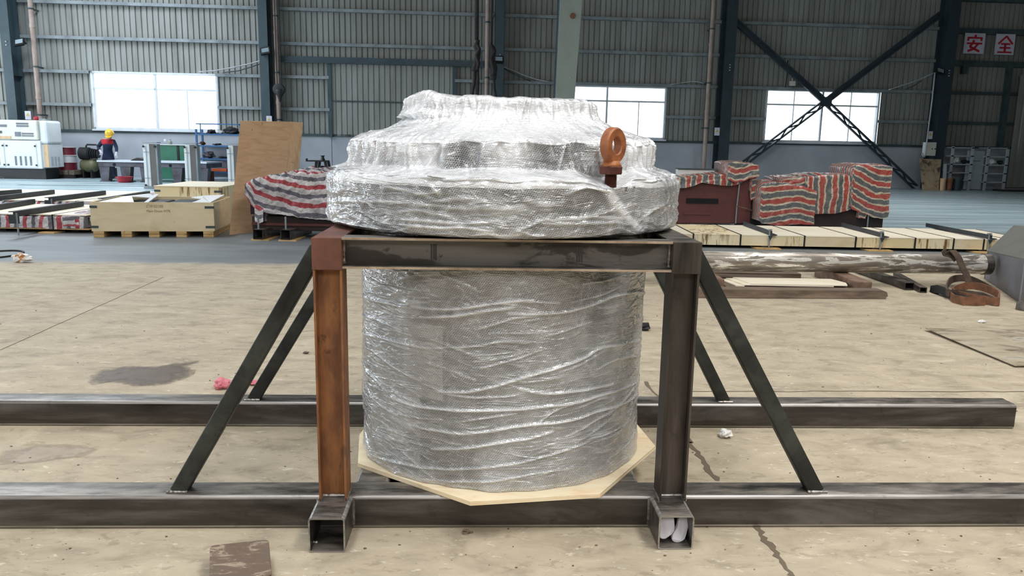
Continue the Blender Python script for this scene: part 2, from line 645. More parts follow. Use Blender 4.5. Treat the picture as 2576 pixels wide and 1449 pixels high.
def concrete():
    t = NT('hall_floor')
    sep = t.new('ShaderNodeSeparateXYZ')
    t.link(t.tc.outputs['Object'], sep.inputs[0])
    X, Y = sep.outputs[0], sep.outputs[1]
    big = t.noise(0.7, None, 5, 0.6)
    mid = t.noise(4.2, t.mapping((0.8, 1.5, 1)), 8, 0.65, 0.5)
    fine = t.noise(26, None, 4, 0.7)
    beige = t.ramp(mid, [(0.28, lin(146, 134, 115)), (0.46, lin(178, 165, 143)), (0.60, lin(190, 177, 154)), (0.76, lin(208, 196, 175))])
    beige = t.mix(t.math('MULTIPLY', t.fr(big, 0.52, 0.72), 0.45), beige, lin(150, 136, 116))
    sc = t.noise(8, t.mapping((1, 1.9, 1), (0, 0, 0.3)), 8, 0.72, 0.6)
    beige = t.mix(t.math('MULTIPLY', t.fr(sc, 0.575, 0.61), 0.45), beige, lin(140, 126, 106))
    sc2 = t.noise(13, t.mapping((1, 2.4, 1), (0, 0, -0.5)), 7, 0.72, 0.5)
    beige = t.mix(t.math('MULTIPLY', t.fr(sc2, 0.60, 0.63), 0.6), beige, lin(222, 212, 194))
    sc3 = t.noise(24, t.mapping((1, 2.2, 1), (0, 0, 0.2)), 5, 0.7, 0.4)
    beige = t.mix(t.math('MULTIPLY', t.fr(sc3, 0.655, 0.69), 0.75), beige, lin(112, 98, 80))
    beige = t.mix(t.math('MULTIPLY', t.fr(fine, 0.66, 0.74), 0.35), beige, lin(110, 98, 82))
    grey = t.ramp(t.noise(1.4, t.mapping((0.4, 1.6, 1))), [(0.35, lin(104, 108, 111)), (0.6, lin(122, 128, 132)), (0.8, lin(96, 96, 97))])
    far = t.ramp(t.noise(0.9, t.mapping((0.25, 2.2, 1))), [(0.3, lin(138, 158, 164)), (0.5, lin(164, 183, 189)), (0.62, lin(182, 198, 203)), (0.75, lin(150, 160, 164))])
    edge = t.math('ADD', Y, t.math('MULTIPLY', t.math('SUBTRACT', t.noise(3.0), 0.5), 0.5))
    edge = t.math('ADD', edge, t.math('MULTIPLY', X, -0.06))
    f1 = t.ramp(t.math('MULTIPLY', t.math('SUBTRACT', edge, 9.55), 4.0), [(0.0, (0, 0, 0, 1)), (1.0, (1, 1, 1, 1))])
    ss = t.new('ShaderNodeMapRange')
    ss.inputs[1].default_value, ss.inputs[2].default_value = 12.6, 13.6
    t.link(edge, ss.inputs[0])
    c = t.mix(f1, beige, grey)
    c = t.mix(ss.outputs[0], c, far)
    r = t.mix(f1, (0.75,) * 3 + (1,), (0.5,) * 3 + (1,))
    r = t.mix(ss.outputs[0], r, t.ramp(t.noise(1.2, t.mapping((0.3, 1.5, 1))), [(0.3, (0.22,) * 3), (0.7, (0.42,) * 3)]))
    t.bump(t.math('ADD', mid, t.math('MULTIPLY', fine, 0.4)), 0.12, 0.01)
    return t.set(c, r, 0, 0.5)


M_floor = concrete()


def cladding():
    t = NT('corrugated_cladding')
    inf = t.new('ShaderNodeObjectInfo')
    v = t.mapping((3, 3, 0.35))
    n = t.noise(1.2, v, 6, 0.6)
    col = t.ramp(n, [(0.32, lin(162, 165, 163)), (0.55, lin(148, 150, 146)), (0.75, lin(124, 123, 118))])
    col = t.mix(t.math('MULTIPLY', inf.outputs['Random'], 0.35), col, lin(120, 118, 112))
    return t.set(col, 0.5, 0.05)


M_clad = cladding()
M_glass = NT('window_pane')
M_glass.b.inputs['Transmission Weight'].default_value = 1.0
M_glass = M_glass.set((0.97, 0.99, 1, 1), 0.02, 0)
# plain thin pane: mostly clear
gt = NT('clear_pane')
tr = gt.new('ShaderNodeBsdfTransparent')
gl = gt.new('ShaderNodeBsdfGlossy')
gl.inputs['Roughness'].default_value = 0.03
mx = gt.new('ShaderNodeMixShader')
mx.inputs[0].default_value = 0.06
gt.link(tr.outputs[0], mx.inputs[1])
gt.link(gl.outputs[0], mx.inputs[2])
gt.link(mx.outputs[0], gt.out.inputs[0])
M_pane = gt.mat


def stain_mat(name, c, lo=0.35, hi=0.5):
    t = NT(name)
    n = t.noise(6, None, 6, 0.65)
    col = t.ramp(n, [(0.3, c), (0.7, tuple(x * 1.9 for x in c[:3]) + (1,))])
    sp = t.new('ShaderNodeSeparateColor')
    a = t.new('ShaderNodeAttribute')
    a.attribute_name = 'edge'
    al = t.math('ADD', t.math('MULTIPLY', a.outputs['Fac'], 1.3), t.math('MULTIPLY', t.math('SUBTRACT', n, 0.5), 3.0), clamp=True)
    t.link(t.math('MULTIPLY', al, 0.9), t.b.inputs['Alpha'])
    return t.set(col, 0.45)


M_oil = stain_mat('oil_stain', lin(78, 64, 52))
M_crack = NT('floor_crack').set(lin(112, 100, 84), 0.9)
M_grass = paint('outside_ground', lin(190, 196, 190), lin(170, 176, 170), 0.9)


# ------------------------------------------------------------------ the hall
mb = MB()
mb.box(-27, 26, -8.5, 36, -0.15, 0)
floor = tag(build('floor', mb, M_floor), 'concrete hall floor, beige near and blue-grey painted far off', 'floor', kind='structure')
mb = MB()
mb.box(-60, 60, 36.2, 110, -0.3, -0.1)
tag(build('ground_outside', mb, M_grass), 'pale ground outside behind the back windows', 'ground', kind='structure')


def floor_strip(name, pts, w, mat, z=0.0015, jit=0.0):
    m = MB()
    P = [Vector(p) for p in pts]
    vs, fs = [], []
    for i, p in enumerate(P):
        d = (P[min(i + 1, len(P) - 1)] - P[max(i - 1, 0)]).normalized()
        s = Vector((-d.y, d.x, 0)) * w * (0.5 + random.random() * jit)
        vs += [(p.x - s.x, p.y - s.y, z), (p.x + s.x, p.y + s.y, z)]
    for i in range(len(P) - 1):
        fs.append((2 * i, 2 * i + 1, 2 * i + 3, 2 * i + 2))
    m.add(vs, fs)
    return build(name, m, mat, floor)


def wob(a, b, n, amp):
    a, b = Vector(a), Vector(b)
    d = (b - a).normalized()
    s = Vector((-d.y, d.x, 0))
    return [a.lerp(b, i / n) + s * (random.uniform(-amp, amp) if 0 < i < n else 0) for i in range(n + 1)]


floor_strip('joint', wob(G(0, 881), G(412, 697), 12, 0.004), 0.008, M_crack)
floor_strip('crack', wob(G(1735, 1112), G(1805, 1210), 14, 0.012), 0.014, M_crack, jit=0.8)
floor_strip('crack', wob(G(1903, 1325), G(1990, 1449), 16, 0.012), 0.012, M_crack, jit=0.9)
floor_strip('crack', wob(G(1625, 960), G(1740, 1115), 14, 0.012), 0.010, M_crack, jit=0.9)
floor_strip('joint', wob(G(1740, 985), G(2576, 985), 14, 0.01), 0.01, M_crack, jit=0.4)
floor_strip('joint', wob(G(45, 465), G(440, 470), 8, 0.02), 0.16, M_blackrub)


def stain(pxs, name='oil_stain', mat=None):
    P = [G(*q) for q in pxs]
    c = sum(P, Vector()) / len(P)
    n = len(P)
    me = bpy.data.meshes.new(name)
    vs, ed, fs = [], [], []
    rings = [(1.06, 0.0), (0.8, 0.55), (0.4, 0.9)]
    for k, e in rings:
        for p in P:
            q = c + (p - c) * k
            vs.append((q.x, q.y, 0.002))
            ed.append(e)
    vs.append((c.x, c.y, 0.002))
    ed.append(1.0)
    for r_ in range(2):
        for i in range(n):
            j = (i + 1) % n
            fs.append((r_ * n + i, r_ * n + j, (r_ + 1) * n + j, (r_ + 1) * n + i))
    for i in range(n):
        fs.append((2 * n + i, 2 * n + (i + 1) % n, 3 * n))
    me.from_pydata(vs, [], fs)
    a = me.attributes.new('edge', 'FLOAT', 'POINT')
    a.data.foreach_set('value', ed)
    me.materials.append(mat or M_oil)
    o = bpy.data.objects.new(name, me)
    COL.objects.link(o)
    o.parent = floor
    ROOTM[o.name] = Matrix()
    return o


stain([(238, 938), (280, 926), (340, 920), (400, 921), (450, 911), (494, 909), (486, 934), (480, 945), (455, 955), (430, 964), (390, 972), (345, 973), (310, 965), (270, 962), (240, 968), (226, 960)])
M_oil2 = stain_mat('faint_damp_stain', lin(134, 118, 98))
stain([(0, 1135), (90, 1120), (180, 1118), (250, 1130), (200, 1150), (90, 1165), (0, 1170)], 'damp_stain', M_oil2)

# roof, side wall (out of frame, they shade the hall)
mb = MB()
mb.box(-27, 26, -8.5, 36, 9.2, 9.35)
tag(build('ceiling', mb, M_clad), 'corrugated roof over the hall', 'ceiling', kind='structure')
mb = MB()
mb.box(25, 25.2, -8.5, 34, 0, 9.2)
tag(build('wall_right', mb, M_clad), 'corrugated side wall at the right end', 'wall', kind='structure')

mb = MB()
mb.box(-27, 25, -8.7, -8.5, 0, 9.2)
tag(build('wall_front', mb, M_clad), 'corrugated end wall behind the viewer', 'wall', kind='structure')

# back wall
WLOW, WTOP = 1.64, 9.2
SMIN, SMAX = -26.5, 25.0
WINS = [(-15.76, -11.19, 1.76, 3.86), (1.62, 5.92, 1.76, 3.78), (9.91, 14.58, 1.76, 3.80)]
wall = thing('wall_back', 'back wall of corrugated sheets above a low pale plaster wall', 'wall', kind='structure', M=WALLT)
mb = MB(WALLT)
mb.box(SMIN, -7.04, 0, 0.24, 0, WLOW)
build('plinth_wall', mb, M_plaster, wall)
mb = MB(WALLT)
mb.box(-7.02, 8.08, 0, 0.24, 0, WLOW)
build('plinth_wall', mb, M_plaster, wall)
mb = MB(WALLT)
mb.box(8.10, SMAX, 0, 0.24, 0, WLOW)
build('plinth_wall', mb, M_plaster, wall)
mb = MB(WALLT)
mb.box(SMIN, SMAX, -0.06, 0.06, WLOW, WLOW + 0.09)
build('sill_rail', mb, M_girt_dark, wall)

PER = 0.205
k = 0
s0 = SMIN
while s0 < SMAX:
    m = MB(WALLT)
    for r_ in range(5):
        a = s0 + r_ * PER
        prof = [(a, 0.03), (a + 0.150, 0.03), (a + 0.162, 0.075), (a + 0.193, 0.075), (a + PER, 0.03)]
        for (x0, y0), (x1, y1) in zip(prof[:-1], prof[1:]):
            xc = (x0 + x1) / 2
            zb = WLOW + 0.05
            for (wa, wb, wz0, wz1) in WINS:
                if wa < xc < wb:
                    zb = wz1
            m.add([(x0, y0, zb), (x1, y1, zb), (x1, y1, WTOP), (x0, y0, WTOP)], [(0, 1, 2, 3)])
    build('cladding_sheet', m, M_clad, wall, fixn=False)
    s0 += 5 * PER

# girts (one rail per bay) with a bright top lip
COLS = [-27.0, -18.29, -9.3, -0.68, 8.11, 16.87, 25.6]


def girt(sa, sb, z, mat=M_girt, h=0.09, d=0.16):
    m = MB(WALLT)
    m.box(sa, sb, -d, 0.02, z, z + 0.02)
    m.box(sa, sb, -d, -d + 0.015, z - h, z)
    m.box(sa, sb, -0.01, 0.01, z - h, z)
    build('girt', m, mat, wall)


for b in range(6):
    sa, sb = COLS[b] + 0.22, COLS[b + 1] - 0.22
    last = b == 5
    for z in (6.28, 5.05, 3.85, 2.67, 7.5):
        mt = M_girt_dark if b >= 5 else M_girt
        gaps = [(wa, wb) for wa, wb, wz0, wz1 in WINS if wz0 < z < wz1 + 0.02 and wa > sa and wb < sb]
        if b == 2 and z in (3.85, 2.67):
            gaps = [(-7.06, -2.34)]
        if gaps:
            girt(sa, gaps[0][0], z, mt)
            girt(gaps[0][1], sb, z, mt)
        else:
            girt(sa, sb, z, mt, 0.2 if (last and z > 4) else 0.09)
# big beam above the sliding door
m = MB(WALLT)
m.box(-8.9, -0.9, -0.22, -0.02, 4.36, 4.56)
m.box(-8.9, -0.9, -0.27, -0.22, 4.33, 4.37)
build('door_rail', m, M_teal, wall)

# windows
M_frame2 = M_white
for i, (wa, wb, z0, z1) in enumerate(WINS):
    w = thing('window_%d' % (i + 1), ['wide white framed window behind the worker, washed out by daylight', 'white framed window right of the grey middle column',
                                       'white framed window behind the crossed braces'][i], 'window', kind='structure', M=WALLT)
    m = MB(WALLT)
    t_ = 0.07
    m.box(wa, wb, -0.05, 0.12, z0, z0 + t_)
    m.box(wa, wb, -0.05, 0.12, z1 - t_, z1)
    m.box(wa, wa + t_, -0.05, 0.12, z0, z1)
    m.box(wb - t_, wb, -0.05, 0.12, z0, z1)
    build('window_frame', m, M_white, w)
    zt = z0 + (z1 - z0) * 0.71
    sc = 3.58 if i == 1 else (wa + wb) / 2
    m = MB(WALLT)
    m.box(sc - 0.035, sc + 0.035, -0.02, 0.09, z0 + t_, z1 - t_)
    build('mullion', m, M_white, w)
    m = MB(WALLT)
    m.box(wa + t_, wb - t_, -0.02, 0.09, zt - 0.03, zt + 0.03)
    build('transom', m, M_white, w)
    ths = [(0.25, 0, 1), (0.75, 0, 1)] if i == 2 else [(0.75, 0, 0.71)]
    for fx, a, b in ths:
        s_ = wa + (wb - wa) * fx
        m = MB(WALLT)
        m.box(s_ - 0.015, s_ + 0.015, -0.01, 0.05, z0 + t_, z0 + (z1 - z0) * b - 0.03)
        build('sash_bar', m, M_white, w)
    for (pa, pb) in ((wa + t_, sc), (sc, wb - t_)):
        for (za, zb) in ((z0 + t_, zt), (zt, z1 - t_)):
            m = MB(WALLT)
            m.add([(pa, 0.04, za), (pb, 0.04, za), (pb, 0.04, zb), (pa, 0.04, zb)], [(0, 1, 2, 3)])
            build('pane', m, M_pane, w, fixn=False)
    m = MB(WALLT)
    m.box(wa - 0.05, wb + 0.05, -0.12, 0.0, z0 - 0.06, z0)
    build('window_sill', m, M_white, w)

# sliding door
d = thing('door_1', 'big grey corrugated sliding door panel hung from the teal rail', 'door', kind='structure', M=WALLT)
m = MB(WALLT)
x = -7.0
while x < -2.42:
    m.add([(x, -0.06, 1.66), (x + 0.15, -0.06, 1.66), (x + 0.16, -0.03, 1.66), (x + 0.195, -0.03, 1.66), (x + PER, -0.06, 1.66),
           (x, -0.06, 4.34), (x + 0.15, -0.06, 4.34), (x + 0.16, -0.03, 4.34), (x + 0.195, -0.03, 4.34), (x + PER, -0.06, 4.34)],
          [(0, 1, 6, 5), (1, 2, 7, 6), (2, 3, 8, 7), (3, 4, 9, 8)])
    x += PER
build('door_panel', m, M_clad, d, fixn=False)
for q in ((-7.12, -6.98), (-2.42, -2.28)):
    m = MB(WALLT)
    m.box(q[0], q[1], -0.14, -0.02, 1.62, 4.36)
    build('door_post', m, M_teal, d)
m = MB(WALLT)
m.box(-6.95, -2.45, -0.1, -0.05, 2.94, 2.99)
build('door_rib', m, M_girt_dark, d)
# thin pilaster between low wall parts
# columns
COLLAB = ['leftmost teal column above the white machine', 'teal column behind the leaning plywood sheet', 'teal column left of the grey middle column, behind the hanging slings',
          'dark blue column between the two right-hand windows, braced on its right', 'dark blue column left of the red character signs']
for i, s_ in enumerate(COLS[1:6]):
    c = thing('steel_column', COLLAB[i], 'column', kind='structure', M=WALLT @ Matrix.Translation((s_, 0, 0)))
    T = WALLT @ Matrix.Translation((s_, 0, 0))
    mt = M_teal if i < 3 else M_navy
    w2 = 0.16 if i < 3 else 0.2
    m = MB(T)
    m.box(-w2, w2, -0.72, -0.69, 0, 9.2)
    build('front_flange', m, mt, c)
    m = MB(T)
    m.box(-w2, w2, -0.05, -0.02, 0, 9.2)
    build('rear_flange', m, mt, c)
    m = MB(T)
    m.box(-0.012, 0.012, -0.69, -0.05, 0, 9.2)
    build('web', m, mt, c)
    for z in (1.9, 3.6) if i < 3 else (2.1,):
        m = MB(T)
        m.box(-w2 + 0.01, -0.012, -0.69, -0.05, z, z + 0.02)
        m.box(0.012, w2 - 0.01, -0.69, -0.05, z, z + 0.02)
        build('stiffener', m, mt, c)
    for z in ((4.75, 4.63) if i < 3 else (4.6, 4.5, 4.4)):
        m = MB(T)
        m.lathe([(0.025, -0.75), (0.025, -0.72)], (w2 * 0.1, 0, z), 6, 'y')
        build('bolt', m, M_conduit, c)

# X bracing right bay, laced twin angles
def lattice(p, q, name, label):
    P, Q = Vector((p[0], -0.4, p[1])), Vector((q[0], -0.4, q[1]))
    b = thing(name, label, 'brace', kind='structure', M=WALLT)
    dd = (Q - P).normalized()
    nn = Vector((-dd.z, 0, dd.x))
    for o in (-0.085, 0.085):
        m = MB(WALLT)
        m.bar(P + nn * o, Q + nn * o, 0.06, 0.12, (0, 1, 0))
        build('angle', m, M_navy, b)
    L = (Q - P).length
    n = int(L / 0.42)
    for k in range(n):
        a = P + dd * (L * k / n)
        e = P + dd * (L * (k + 1) / n)
        sgn = 1 if k % 2 else -1
        m = MB(WALLT)
        m.bar(a + nn * 0.085 * sgn, e - nn * 0.085 * sgn, 0.05, 0.03, (0, 1, 0))
        build('lacing_bar', m, M_navy, b)
    return b


NODE = W(2076, 256, 0.4)
for px, py, lab in ((1838, 42, 'upper left arm of the crossed braces, solid faced'), (2366, 36, 'upper right arm of the crossed braces, solid faced'),
                    (2303, 471, 'lower right arm of the crossed braces, open laced, falling to the floor'), (1868, 414, 'lower left arm of the crossed braces, open laced')):
    e_ = W(px, py, 0.4)
    b_ = lattice(e_, NODE, 'diagonal_brace', lab)
    if py < 200:
        P_a, P_b = Vector((e_[0], -0.4, e_[1])), Vector((NODE[0], -0.4, NODE[1]))
        m = MB(WALLT)
        m.bar(P_a, P_b, 0.15, 0.02, (0, 1, 0))
        build('face_plate', m, M_navy, b_)
m = MB(WALLT)
m.cbox((NODE[0], -0.47, NODE[1]), 0.46, 0.03, 0.36)
tag(build('gusset_plate', m, M_navy), 'dark plate where the two braces cross before the window', 'plate')

# downpipes
for px0, px1, off, lab, yb, mt in ((78, 99, 0.5, 'beige downpipe beside the leftmost column', 300, M_pvc), (690, 703, 0.5, 'beige downpipe behind the leaning plywood sheet', 306, M_pvc),
                               (1229, 1222, 0.5, 'beige downpipe left of the middle teal column', 250, M_pvc), (1798, 1775, 0.5, 'beige downpipe left of the dark blue braced column', 370, M_pvc),
                               (2388, 2352, 0.3, 'rusty flat downpipe right of the sign column', 350, M_ply_edge)):
    sx, _ = W((px0 + px1) / 2, 150, off)
    sx += 0.34 if off < 0.4 else 0.0
    c = thing('downpipe', lab, 'pipe', M=WALLT)
    for za, zb in ((0.0, 2.9), (2.9, 5.4), (5.4, 9.2)):
        m = MB(WALLT)
        m.lathe([(0.085, za), (0.085, zb - 0.12), (0.098, zb - 0.12), (0.098, zb)], (sx, -off, 0), 12)
        build('pipe_length', m, mt, c, smooth='auto')
    for z in (2.2, 3.9, 5.9):
        m = MB(WALLT)
        m.lathe([(0.1, z), (0.1, z + 0.05)], (sx, -off, 0), 12)
        m.box(sx - 0.03, sx + 0.03, -off, 0.0, z, z + 0.05)
        build('bracket', m, M_girt_dark, c)

# grey tapered column in mid hall
yc = 20.0
a, b, c_, d_ = YP(1399, 0, yc), YP(1453, 0, yc), YP(1392, 262, yc), YP(1438, 262, yc)
cx0 = (c_.x + d_.x) / 2 - 0.06
col = thing('grey_column', 'pale grey-green tapered steel column rising behind the wrapped machine', 'column', (cx0, yc, 0), kind='structure')
m = MB()
hw = lambda z: 0.17 + 0.028 * z
pts = [(cx0 - hw(0) + 0.02, yc, 0), (cx0 + hw(0) - 0.1, yc, 0), (cx0 + hw(9.2) + 0.07, yc, 9.2), (cx0 - hw(9.2) + 0.12, yc, 9.2)]
pts = [(c_.x - 0.0, yc, 0), (d_.x - 0.06, yc, 0), (d_.x + 0.40, yc, 9.2), (c_.x + 0.18, yc, 9.2)]
m.prism(pts, (0, 0.05, 0))
build('front_flange', m, M_conc_col, col, bevel=0.006)
m = MB()
m.prism([(p[0], p[1] + 1.15, p[2]) for p in pts], (0, 0.05, 0))
build('rear_flange', m, M_teal, col)
m = MB()
m.prism([(c_.x + 0.02, yc + 0.05, 0), (c_.x + 0.05, yc + 0.05, 0), (c_.x + 0.23, yc + 0.05, 9.2), (c_.x + 0.2, yc + 0.05, 9.2)], (0, 1.1, 0))
build('web', m, M_teal, col)
for px, py in ((1401, 254), (1433, 254), (1433, 196)):
    p = YP(px, py, yc)
    m = MB()
    m.lathe([(0.02, yc - 0.03), (0.02, yc + 0.01)], (p.x, 0, p.z), 6, 'y')
    build('bolt', m, M_conduit, col)
m = MB()
p = YP(1447, 40, yc)
m.lathe([(0.07, yc - 0.03), (0.07, yc + 0.04)], (p.x - 0.06, 0, p.z), 8, 'y')
build('rusty_bracket', m, M_rust_dark, col)

# floodlights
for i, (px, py, tilt, lab) in enumerate(((48, 106, -0.2, 'floodlight on the leftmost teal column'), (667, 128, -0.2, 'floodlight on the column above the plywood sheet'),
                                   (1255, 150, 0, 'floodlight on the middle teal column'), (2366, 179, 0.25, 'tilted floodlight on the sign column'))):
    s_, z = W(px, py, 0.82)
    T = WALLT @ Matrix.Translation((s_, -0.82, z)) @ Matrix.Rotation(tilt, 4, 'Y') @ Matrix.Rotation(R(-28), 4, 'X')
    f_ = thing('floodlight', lab, 'lamp', M=T)
    m = MB(T)
    m.box(-0.17, 0.17, 0.0, 0.05, -0.14, 0.14)
    m.box(-0.17, -0.14, -0.03, 0.0, -0.14, 0.14)
    m.box(0.14, 0.17, -0.03, 0.0, -0.14, 0.14)
    m.box(-0.14, 0.14, -0.03, 0.0, -0.14, -0.07)
    m.box(-0.14, 0.14, -0.03, 0.0, 0.12, 0.14)
    build('housing', m, M_black, f_)
    m = MB(T)
    m.box(-0.135, 0.135, -0.012, -0.004, -0.065, 0.115)
    build('lamp_glass', m, M_reflect, f_)
    m = MB(T)
    m.box(-0.19, -0.175, -0.01, 0.14, -0.02, 0.02)
    m.box(0.175, 0.19, -0.01, 0.14, -0.02, 0.02)
    m.box(-0.19, 0.19, 0.13, 0.145, -0.02, 0.02)
    build('bracket', m, M_black, f_)

# warning plates
for px, py, lab in ((70, 290, 'small warning plate low on the leftmost column'), (677, 302, 'small warning plate above the leaning plywood'),
                    (1804, 331, 'small warning plate on the braced blue column'), (2340, 340, 'small warning plate above the electrical box')):
    s_, z = W(px, py, 0.76)
    w = thing('warning_plate', lab, 'sign', M=WALLT)
    m = MB(WALLT)
    m.box(s_ - 0.1, s_ + 0.1, -0.76, -0.74, z - 0.15, z + 0.15)
    build('plate', m, M_signw, w)
    m = MB(WALLT)
    m.prism([(s_ - 0.065, -0.765, z - 0.02), (s_ + 0.065, -0.765, z - 0.02), (s_, -0.765, z + 0.1)], (0, 0.004, 0))
    build('triangle', m, M_warn, w)

# sagging cables by the windows
def cable(pxs, off, r, name, lab, mat=M_conduit):
    pts = []
    for q in pxs:
        s_, z = W(q[0], q[1], off)
        pts.append(WALLT @ Vector((s_, -off, z)))
    # smooth
    out = []
    for i in range(len(pts) - 1):
        for k in range(4):
            out.append(pts[i].lerp(pts[i + 1], k / 4))
    out.append(pts[-1])
    m = MB()
    m.tube(out, r, 6)
    return tag(build(name, m, mat, smooth=True), lab, 'cable')


cable([(500, 181), (540, 178), (590, 169), (630, 160), (662, 151)], 0.3, 0.025, 'cable', 'upper grey cable sagging at top right of the leftmost window')
cable([(560, 183), (600, 178), (630, 169), (662, 158)], 0.28, 0.02, 'cable', 'lower dark cable sagging beside the leftmost window', M_girt_dark)
cable([(1262, 166), (1290, 177), (1320, 190), (1350, 200), (1383, 206)], 0.3, 0.025, 'cable', 'pale cable running down from the middle floodlight')
cable([(1268, 172), (1290, 185), (1335, 204)], 0.28, 0.02, 'cable', 'dark short cable under the middle floodlight', M_girt_dark)
cable([(1686, 213), (1710, 209), (1740, 205), (1758, 206), (1772, 210)], 0.3, 0.02, 'cable', 'thin cable arching over the middle window corner')
cable([(2236, 226), (2260, 218), (2300, 205), (2325, 195), (2350, 183)], 0.6, 0.025, 'cable', 'pale cable rising right from the braced window')
cable([(2275, 226), (2300, 215), (2318, 203)], 0.58, 0.02, 'cable', 'short dark cable beside the sign column', M_girt_dark)
cable([(2352, 182), (2345, 250), (2336, 320), (2331, 360), (2328, 388), (2326, 395), (2322, 393), (2320, 385)], 1.0, 0.03, 'conduit', 'white conduit down the sign column to the electrical box')
cable([(1982, 152), (1980, 190), (1976, 220)], 0.2, 0.02, 'cable', 'dark thin wire beside the small junction box', M_black)

# boxes on the wall
s_, z = W(1993, 210, 0.2)
m = MB(WALLT)
m.box(s_ - 0.11, s_ + 0.11, -0.26, -0.12, z - 0.09, z + 0.09)
m.box(s_ - 0.02, s_ + 0.02, -0.2, -0.16, z + 0.09, z + 0.2)
tag(build('junction_box', m, M_machb, bevel=0.01), 'small beige junction box above the braced window', 'box')
s_, z = W(2340, 375, 0.9)
e = thing('electrical_box', 'white electrical cabinet mounted low on the sign column', 'box', M=WALLT)
m = MB(WALLT)
m.box(s_ - 0.23, s_ + 0.23, -0.92, -0.74, z - 0.26, z + 0.26)
build('cabinet', m, M_machw, e, bevel=0.01)
m = MB(WALLT)
m.box(s_ - 0.16, s_ + 0.21, -0.935, -0.92, z - 0.24, z + 0.24)
build('door', m, M_machb, e)
m = MB(WALLT)
m.box(s_ + 0.16, s_ + 0.2, -0.95, -0.935, z - 0.02, z + 0.03)
build('lock', m, M_black, e)
m = MB(WALLT)
m.prism([(s_ + 0.02, -0.94, z - 0.02), (s_ + 0.1, -0.94, z - 0.02), (s_ + 0.06, -0.94, z + 0.06)], (0, 0.004, 0))
build('warning_mark', m, M_greyslot, e)


# red character signs  (strokes in a unit square, thick bars)
def sign(s0_, s1_, z0_, z1_, strokes, label):
    w = thing('character_sign', label, 'sign', M=WALLT, group='red character signs')
    m = MB(WALLT)
    m.box(s0_, s1_, -0.22, -0.19, z0_, z1_)
    build('sign_board', m, M_signw, w)
    m = MB(WALLT)
    wd, h = s1_ - s0_, z1_ - z0_
    for st in strokes:
        (ax, az), (bx, bz), t_ = st
        A = Vector((s0_ + ax * wd, 0, z0_ + az * h))
        B = Vector((s0_ + bx * wd, 0, z0_ + bz * h))
        dd = (B - A).normalized()
        nn = Vector((-dd.z, 0, dd.x)) * t_ * wd / 2
        P = [A - nn, B - nn, B + nn, A + nn]
        m.prism([(p.x, -0.228, p.z) for p in P], (0, 0.008, 0))
    build('character', m, M_signr, w)


AN = [((.52, .92), (.52, .78), .11), ((.14, .77), (.86, .77), .085), ((.18, .80), (.17, .62), .09), ((.83, .80), (.82, .62), .09),
      ((.12, .50), (.88, .50), .085), ((.47, .66), (.40, .48), .10), ((.41, .50), (.28, .34), .10), ((.28, .345), (.78, .11), .10), ((.69, .50), (.50, .24), .10), ((.52, .25), (.20, .12), .10)]
QUAN = [((.54, .90), (.14, .52), .095), ((.52, .90), (.90, .52), .095), ((.28, .52), (.78, .52), .085), ((.22, .335), (.80, .335), .08), ((.14, .12), (.88, .12), .08), ((.51, .52), (.51, .12), .11)]
SHENG = [((.36, .90), (.16, .60), .10), ((.25, .72), (.86, .72), .085), ((.22, .43), (.82, .43), .08), ((.10, .12), (.92, .12), .08), ((.54, .90), (.54, .12), .11)]
sign(17.70, 18.54, 5.32, 6.10, AN, 'left sign board with a red character, nearest the dark blue column')
sign(19.00, 19.79, 5.31, 6.10, QUAN, 'middle sign board with a red roofed character, second from the column')
sign(20.27, 21.08, 5.30, 6.10, SHENG, 'white sign board with a red character, cut by the right edge')

# posts and pale door sheet in the last bay
for px, py0, py1, lab in ((2427, 156, 186, 'short dark post between the two dark rails under the signs'), (2541, 160, 375, 'tall dark post beside the pale corrugated leaf')):
    sa, za = W(px, py0, 0.1)
    sb, zb = W(px - (py1 - py0) * 0.09, py1, 0.1)
    m = MB(WALLT)
    m.box(min(sa, sb) - 0.1, min(sa, sb) + 0.1, -0.2, -0.02, zb, za)
    tag(build('wall_post', m, M_girt_dark), lab, 'post', kind='structure')
m = MB(WALLT)
sa, za = W(2545, 190, 0.3)
x = 20.15
while x < 24.8:
    m.add([(x, -0.3, 0.1), (x + 0.2, -0.3, 0.1), (x + 0.22, -0.26, 0.1), (x + 0.3, -0.26, 0.1), (x + 0.32, -0.3, 0.1), (x, -0.3, 4.55), (x + 0.2, -0.3, 4.55), (x + 0.22, -0.26, 4.55), (x + 0.3, -0.26, 4.55), (x + 0.32, -0.3, 4.55)],
          [(0, 1, 6, 5), (1, 2, 7, 6), (2, 3, 8, 7), (3, 4, 9, 8)])
    x += 0.32
tag(build('door_2', m, M_clad, fixn=False), 'pale corrugated door leaf at the right edge', 'door', kind='structure')

